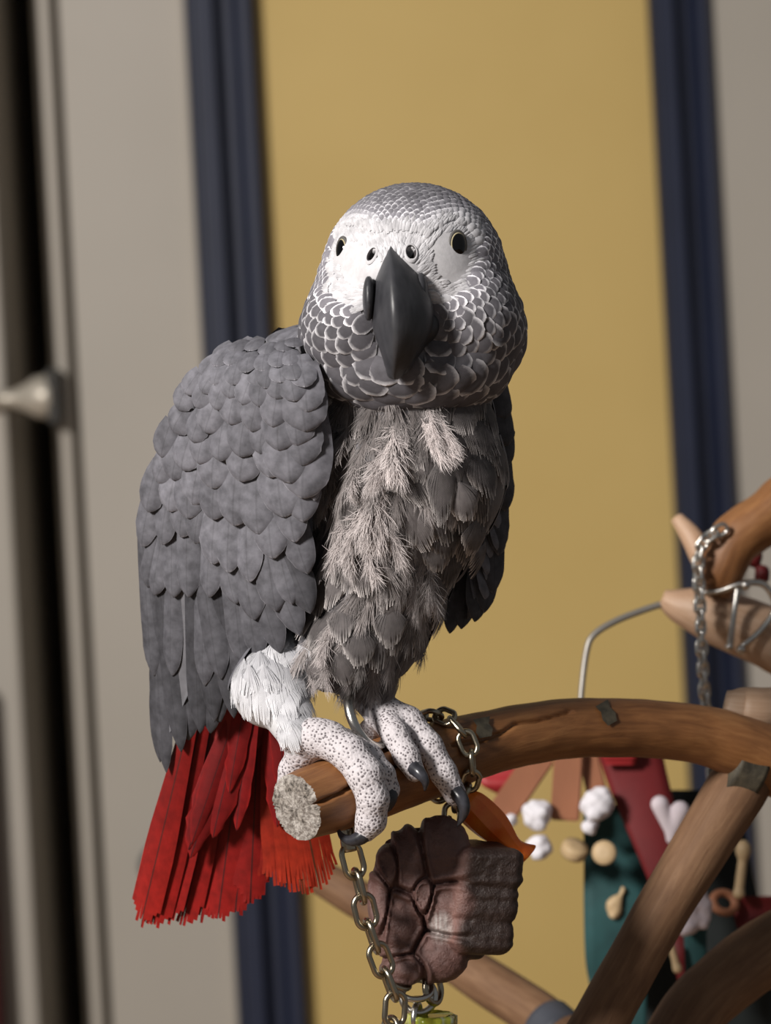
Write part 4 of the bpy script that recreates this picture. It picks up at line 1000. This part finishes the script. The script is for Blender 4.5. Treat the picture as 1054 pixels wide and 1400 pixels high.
# steel rings under the block and the yellow-green toy below them
rg = empty('ring_link', W(C(568, 1400, 30)), 'bright steel rings linked under the brown block', 'metal ring')
def ring(parent, u, v, w_, R, r, nrm, mat, name='ring'):
    q = obj(name, torus_me(name, 1.0, r / R, mat, 36, 10), parent); put(q, frame(C(u, v, w_), nrm), (R, R, R)); return q
ring(rg, 566, 1350, 24, 24, 4.5, (0.1, -0.55, 0.85), M['steel']); ring(rg, 572, 1362, 28, 23, 5, (0.15, -0.95, 0.2), M['steel']); ring(rg, 592, 1352, 30, 20, 4.5, (0.8, -0.5, 0.2), M['brass']); ring(rg, 545, 1342, 20, 16, 4, (0.4, -0.3, 0.85), M['brass']); ring(rg, 570, 1390, 24, 18, 4.2, (0.96, -0.25, 0.0), M['steel'])
tube_obj('pin', [(552, 1366, 22, 4), (592, 1364, 22, 4)], M['steel'], rg, 6, 10)
m, nt, b = nmat('lime_plastic'); b.inputs['Base Color'].default_value = (0.50, 0.52, 0.04, 1); b.inputs['Roughness'].default_value = 0.15; b.inputs['Transmission Weight'].default_value = 0.5
g = noise(nt, 90, 3, objco(nt)); nt.links.new(ramp(nt, g, [(0.3, (0.40, 0.46, 0.03)), (0.7, (0.62, 0.60, 0.08))]), b.inputs['Base Color'])
v = []; f = []; n = 40
for z, r in ((0, 30), (2, 35), (14, 35), (16, 31), (40, 31), (44, 34), (60, 34)):
    for j in range(n):
        a = 2 * math.pi * j / n; rr_ = r * (1 + 0.05 * math.cos(a * 10)); v.append(C(589, 1386 + z, 30) + np.array([rr_ * math.cos(a), rr_ * math.sin(a), 0]))
for i in range(6):
    for j in range(n): k = (j + 1) % n; f.append((i * n + j, i * n + k, (i + 1) * n + k, (i + 1) * n + j))
f.append(tuple(range(n))); f.append(tuple(range(6 * n, 7 * n))[::-1])
tag(centre(obj('lime_bead', mesh('lime_bead', W(np.array(v)), f, m))), 'translucent yellow-green fluted plastic bead below the steel rings', 'bird toy')

# ------------------------------------------------------------------ behind the perch: wire, branches, second chain
C_bird = C
def C(u, v, w=0.0): return C_bird(u, v, w + BACK)
BACK = 260.0     # these stand further back than the perch
tube_obj('branch', [(1200, 640, 620, 40), (1100, 668, 610, 40), (1050, 705, 600, 38), (1005, 740, 590, 38), (985, 785, 590, 34), (978, 815, 590, 20)], M['wood_perch'], stand, 40, 20, bumpiness=0.08, seed=21)
tube_obj('branch_stub', [(925, 708, 640, 10), (945, 735, 625, 17), (968, 775, 612, 20), (985, 800, 600, 20)], M['wood_pale'], stand, 16, 14, bumpiness=0.1, seed=22)
tube_obj('branch', [(905, 818, 640, 13), (930, 828, 636, 26), (975, 842, 630, 40), (1030, 864, 625, 44), (1090, 890, 620, 46), (1200, 920, 620, 42)], M['wood_pale'], stand, 30, 20, bumpiness=0.07, seed=23)
tube_obj('branch', [(990, 966, 120, 24), (1012, 970, 120, 32), (1060, 972, 150, 36), (1200, 960, 420, 40)], M['wood_pale'], stand, 24, 18, bumpiness=0.06, seed=24)
tube_obj('trunk', [(1195, 560, 620, 55), (1200, 700, 620, 58), (1205, 1000, 600, 62), (1190, 1240, 560, 66), (1100, 1700, 480, 80), (800, 2600, 460, 90)], M['wood_trunk'], stand, 40, 20, bumpiness=0.05, seed=25)
M['wire'] = simple('grey_wire', (0.30, 0.28, 0.25), 0.45, 0.6, 0.1)
o = tube_obj('bent_wire', [(792, 1000, 560, 4.5), (795, 945, 580, 4.5), (802, 890, 600, 4.8), (812, 868, 606, 5), (840, 850, 615, 5), (880, 834, 628, 5), (918, 822, 636, 5)], M['wire'], None, 60, 10); tag(centre(o), 'thin grey bent wire rising behind the perch to the pale branch', 'wire')
ch3 = empty('far_chain', W(C(968, 1000, 540)), 'bright steel chain hanging from the upper branch behind the perch', 'chain')
chain(ch3, [(990, 722, 540), (965, 738, 540), (955, 765, 540), (957, 830, 540), (960, 900, 540), (966, 980, 540), (974, 1060, 540)], 27, 8.5, 3.6, M['steel'])
hk = empty('wire_hooks', W(C(1010, 880, 560)), 'steel wire rings and clasp strung on the pale branch', 'metal ring')
for pts in ([(960, 810, 570, 4), (985, 808, 562, 4.5), (1015, 798, 555, 5), (1045, 800, 560, 5), (1060, 830, 565, 5), (1040, 862, 560, 5), (1012, 886, 556, 5)], [(1008, 805, 556, 4.5), (1003, 840, 552, 4.5), (998, 882, 556, 5)]):
    tube_obj('hook_wire', pts, M['steel'], hk, 30, 8)
for (u, v, r) in ((1019, 800, 9), (1013, 888, 8), (997, 884, 7)):
    q = obj('bead', sphere('bead', M['steel'], 16), hk); put(q, frame(C(u, v, 552), (0, -1, 0)), (r, r * 1.0, r))
BACK = 420.0     # toys hang behind the second stem
M['red'] = simple('red_leather', (0.13, 0.006, 0.008), 0.6, 0, 0.2, 50, 0.15)
M['redbright'] = simple('ribbon_or_lit_fold', (0.34, 0.02, 0.024), 0.55, 0, 0.2, 50, 0.15)  # ribbon red, also used to paint light on the strap's fold
M['teal'] = simple('teal_cloth', (0.012, 0.060, 0.062), 0.75, 0, 0.25, 60, 0.2)
M['blackcloth'] = simple('black_cloth', (0.008, 0.012, 0.012), 0.85, 0, 0.3, 60, 0.2)
M['terracotta'] = simple('stained_wood', (0.30, 0.12, 0.06), 0.6, 0, 0.25, 40, 0.2, stretch=(1, 1, 0.2))
M['cotton'] = simple('cotton', (0.72, 0.70, 0.74), 0.95, 0, 0.08, 200, 0.6, 0.002)
M['pinkwhite'] = simple('pale_pink_felt', (0.66, 0.58, 0.62), 0.9, 0, 0.06, 90, 0.2)
M['bone'] = simple('pale_turned_wood', (0.50, 0.36, 0.20), 0.55, 0, 0.15, 60, 0.1)
def lump(name, prims, mat, h, label, cat='bird toy', amp=0.0, group=None, parent=None):
    post = (lambda p, V: V + amp * vnoise(p, 0.22, 31)) if amp else None
    v, f = surface_nets(prims, h, post); o = obj(name, mesh(name, W(v), f, mat), parent)
    if parent is None: tag(centre(o), label, cat, group)
    return o
q = lump('red_scrap', [(Ell(C(1030, 762, 585), (16, 18, 18)), 1), (Ell(C(1042, 786, 585), (14, 16, 18)), 6)], M['red'], 4, 'small red knotted scrap beside the steel clasp', amp=2)

def strip(name, rows, w_, thick, mat, label=None, cat='strap', parent=None, bow=0.0, group=None):
    """cloth or leather strip: rows of (u_left, u_right, v)"""
    R_ = catmull(np.array(rows, float), 24); v = []; f = []; k = 7
    for s in (0, 1):
        for i, (a, b_, y) in enumerate(R_):
            for j in range(k):
                t = j / (k - 1); wv = w_ + bow * math.sin(i * 0.35) + bow * 0.6 * math.sin(t * 3.1) * -1
                v.append(C(a + (b_ - a) * t, y, wv + s * thick))
    h = 24 * k
    for s in (0, 1):
        for i in range(23):
            for j in range(k - 1):
                q = (s * h + i * k + j, s * h + (i + 1) * k + j, s * h + (i + 1) * k + j + 1, s * h + i * k + j + 1); f.append(q if not s else q[::-1])
    for i in range(23):
        for j in (0, k - 1):
            q = (i * k + j, (i + 1) * k + j, h + (i + 1) * k + j, h + i * k + j); f.append(q if j else q[::-1])
    for j in range(k - 1):
        f.append((j, j + 1, h + j + 1, h + j)); i = 23 * k; f.append((i + j + 1, i + j, h + i + j, h + i + j + 1))
    o = obj(name, mesh(name, W(np.array(v)), f, mat), parent)
    if parent is None: tag(centre(o), label, cat, group)
    return o
strip('red_strap', [(812, 902, 1000), (820, 908, 1040), (842, 922, 1100), (872, 938, 1170), (900, 946, 1240), (916, 945, 1300), (928, 944, 1345)], 700, 14, M['red'], 'broad dark red leather strap tapering down behind the trunk', bow=10)
strip('ribbon_or_lit_fold', [(640, 730, 1040), (650, 735, 1060), (662, 720, 1076), (690, 712, 1090)], 760, 10, M['redbright'], 'short bright red ribbon peeking out under the perch', bow=6)
strip('ribbon_or_lit_fold', [(818, 875, 1005), (822, 872, 1030), (828, 868, 1046)], 680, 8, M['redbright'], 'small brighter red strip painting the lit fold of the dark red strap', bow=4)  # light on the strap's top, put in as a brighter red strip
strip('teal_strap', [(797, 880, 1100), (798, 880, 1160), (798, 885, 1240), (800, 880, 1310), (806, 850, 1348)], 780, 12, M['teal'], 'wide dark teal cloth strap hanging below the red one', bow=8)
strip('teal_strap', [(930, 965, 1235), (935, 966, 1290), (938, 965, 1400), (940, 966, 1460)], 640, 10, M['teal'], 'narrow teal strap hanging under the white shard', bow=4)
strip('teal_strap', [(850, 884, 1330), (852, 884, 1390), (852, 880, 1460)], 820, 10, M['teal'], 'short teal strap end low behind the leaning trunk', bow=4)
strip('black_cloth', [(880, 1010, 1080), (878, 1030, 1200), (882, 1060, 1330), (880, 1090, 1480)], 900, 14, M['blackcloth'], 'large black cloth hanging behind the straps', 'cloth', bow=8)
strip('red_strap', [(1000, 1075, 1225), (1005, 1085, 1260), (1020, 1090, 1300), (1030, 1090, 1330)], 720, 12, M['red'], 'short red strap between the black cloth and the lower branch', bow=6)
strip('red_strap', [(916, 936, 1260), (922, 940, 1300), (928, 940, 1335)], 660, 8, M['red'], 'thin red strap tail beside the narrow teal strap', bow=3)
def slat(pts, wid, w_, label):
    (u0, v0), (u1, v1) = pts; d = np.array([u1 - u0, v1 - v0], float); d /= np.linalg.norm(d); n = np.array([-d[1], d[0]]) * wid / 2; t = 18
    A = [C(*(np.array(p) + s * n), w_ + k * t) for k in (0, 1) for p in pts for s in (-1, 1)]
    f = [(0, 1, 3, 2), (4, 6, 7, 5), (0, 4, 5, 1), (2, 3, 7, 6), (0, 2, 6, 4), (1, 5, 7, 3)]
    bm = bmesh.new(); vs_ = [bm.verts.new(Vector(W(a).tolist())) for a in A]
    for q in f: bm.faces.new([vs_[i] for i in q])
    bmesh.ops.recalc_face_normals(bm, faces=bm.faces); bmesh.ops.bevel(bm, geom=list(bm.edges), offset=3 * S, segments=2, affect='EDGES')
    me = bpy.data.meshes.new('chew_stick'); bm.to_mesh(me); bm.free(); me.materials.append(M['terracotta'])
    tag(centre(obj('chew_stick', me)), label, 'bird toy', 'stained wood slats')
slat([(742, 1030), (682, 1118)], 40, 700, 'reddish wood slat slanting towards the orange plastic piece')
slat([(778, 1025), (772, 1122)], 40, 690, 'upright reddish wood slat between the cotton tufts')
slat([(802, 1025), (818, 1092)], 28, 712, 'short reddish wood slat leaning on the red strap')
def puff(u, v, w_, r, label):
    r3 = np.random.default_rng(int(u + v)); pr = [(Ell(C(u, v, w_), (r, r * 0.8, r)), 4)]
    for k in range(7):
        a = r3.normal(size=3); a /= np.linalg.norm(a); pr.append((Ell(C(u, v, w_) + a * r * 0.65, r * r3.uniform(0.4, 0.6)), 5))
    lump('cotton_tuft', pr, M['cotton'], 4, label, amp=3, group='white cotton tufts')
puff(734, 1114, 675, 26, 'white cotton tuft beside the upright wood slat')
puff(738, 1158, 685, 22, 'white cotton tuft hanging lowest under the slats')
puff(816, 1100, 670, 29, 'white cotton tuft against the dark red strap')
puff(698, 1122, 690, 12, 'small white cotton tuft under the slanting slat')
puff(806, 1130, 690, 14, 'small white cotton tuft above the wooden discs')
def disc(u, v, w_, r, th, nrm, label):
    n = np.array(nrm, float); n /= np.linalg.norm(n); vv, ff = lathe([(-th / 2, r * 0.3), (-th / 2, r * 0.92), (-th / 4, r), (th / 4, r), (th / 2, r * 0.92), (th / 2, r * 0.3)], n, C(u, v, w_))
    tag(centre(obj('wood_disc', mesh('wood_disc', W(np.array(vv)), ff, M['bone']))), label, 'bird toy', 'pale wooden discs')
disc(826, 1166, 690, 22, 16, (-0.2, -1, 0.2), 'round pale wooden disc facing out over the teal strap')
disc(785, 1162, 700, 24, 22, (0.3, -0.5, 0.9), 'pale wooden disc lying tilted beside the other disc')
lump('felt_heart', [(Cone(C(902, 1100, 640), C(918, 1145, 640), 16, 7), 1), (Cone(C(930, 1108, 640), C(916, 1148, 640), 17, 7), 8)], M['pinkwhite'], 3.5, 'pale pink felt heart on the dark red strap')
lump('white_shard', [(Cone(C(955, 1218, 600), C(938, 1262, 600), 16, 22), 1), (Cone(C(962, 1240, 600), C(960, 1262, 600), 16, 12), 8)], M['pinkwhite'], 3.5, 'whitish shell-like shard behind the trunk', amp=3)
lump('shell_bead', [(Ell(C(840, 1240, 765), (15, 12, 20)), 1), (Cone(C(838, 1250, 762), C(852, 1214, 766), 8, 4), 6)], M['bone'], 3, 'cream shell bead on the wide teal strap', amp=2)
lump('turned_peg', [(Ell(C(1016, 1162, 690), (14, 14, 18)), 1), (Cone(C(1016, 1170, 690), C(1010, 1220, 690), 8, 9), 6), (Ell(C(1010, 1222, 690), (11, 11, 9)), 4)], M['bone'], 3, 'pale turned wooden peg with a knob end above the ring')
lump('turned_peg', [(Cone(C(917, 1290, 610), C(924, 1318, 610), 6, 7), 1), (Ell(C(926, 1324, 610), (9, 9, 9)), 4)], M['bone'], 3, 'small wooden peg with a silver tip by the red strap tail')
q = obj('wooden_ring', torus_me('wooden_ring', 1.0, 0.38, M['terracotta'])); put(q, frame(C(990, 1234, 705), (0.3, -0.8, 0.5)), (22, 19, 20)); tag(q, 'thick brown wooden ring under the turned peg', 'bird toy')
# hanger bar behind the main branch from which these toys hang
tube_obj('hanger_bar', [(625, 1026, 740, 11), (760, 1008, 735, 12), (900, 1010, 730, 13), (1000, 1040, 720, 14), (1100, 1090, 640, 15), (1200, 1140, 460, 20), (1205, 1150, 400, 20)], M['wood_trunk'], stand, 30, 14, bumpiness=0.05, seed=33)
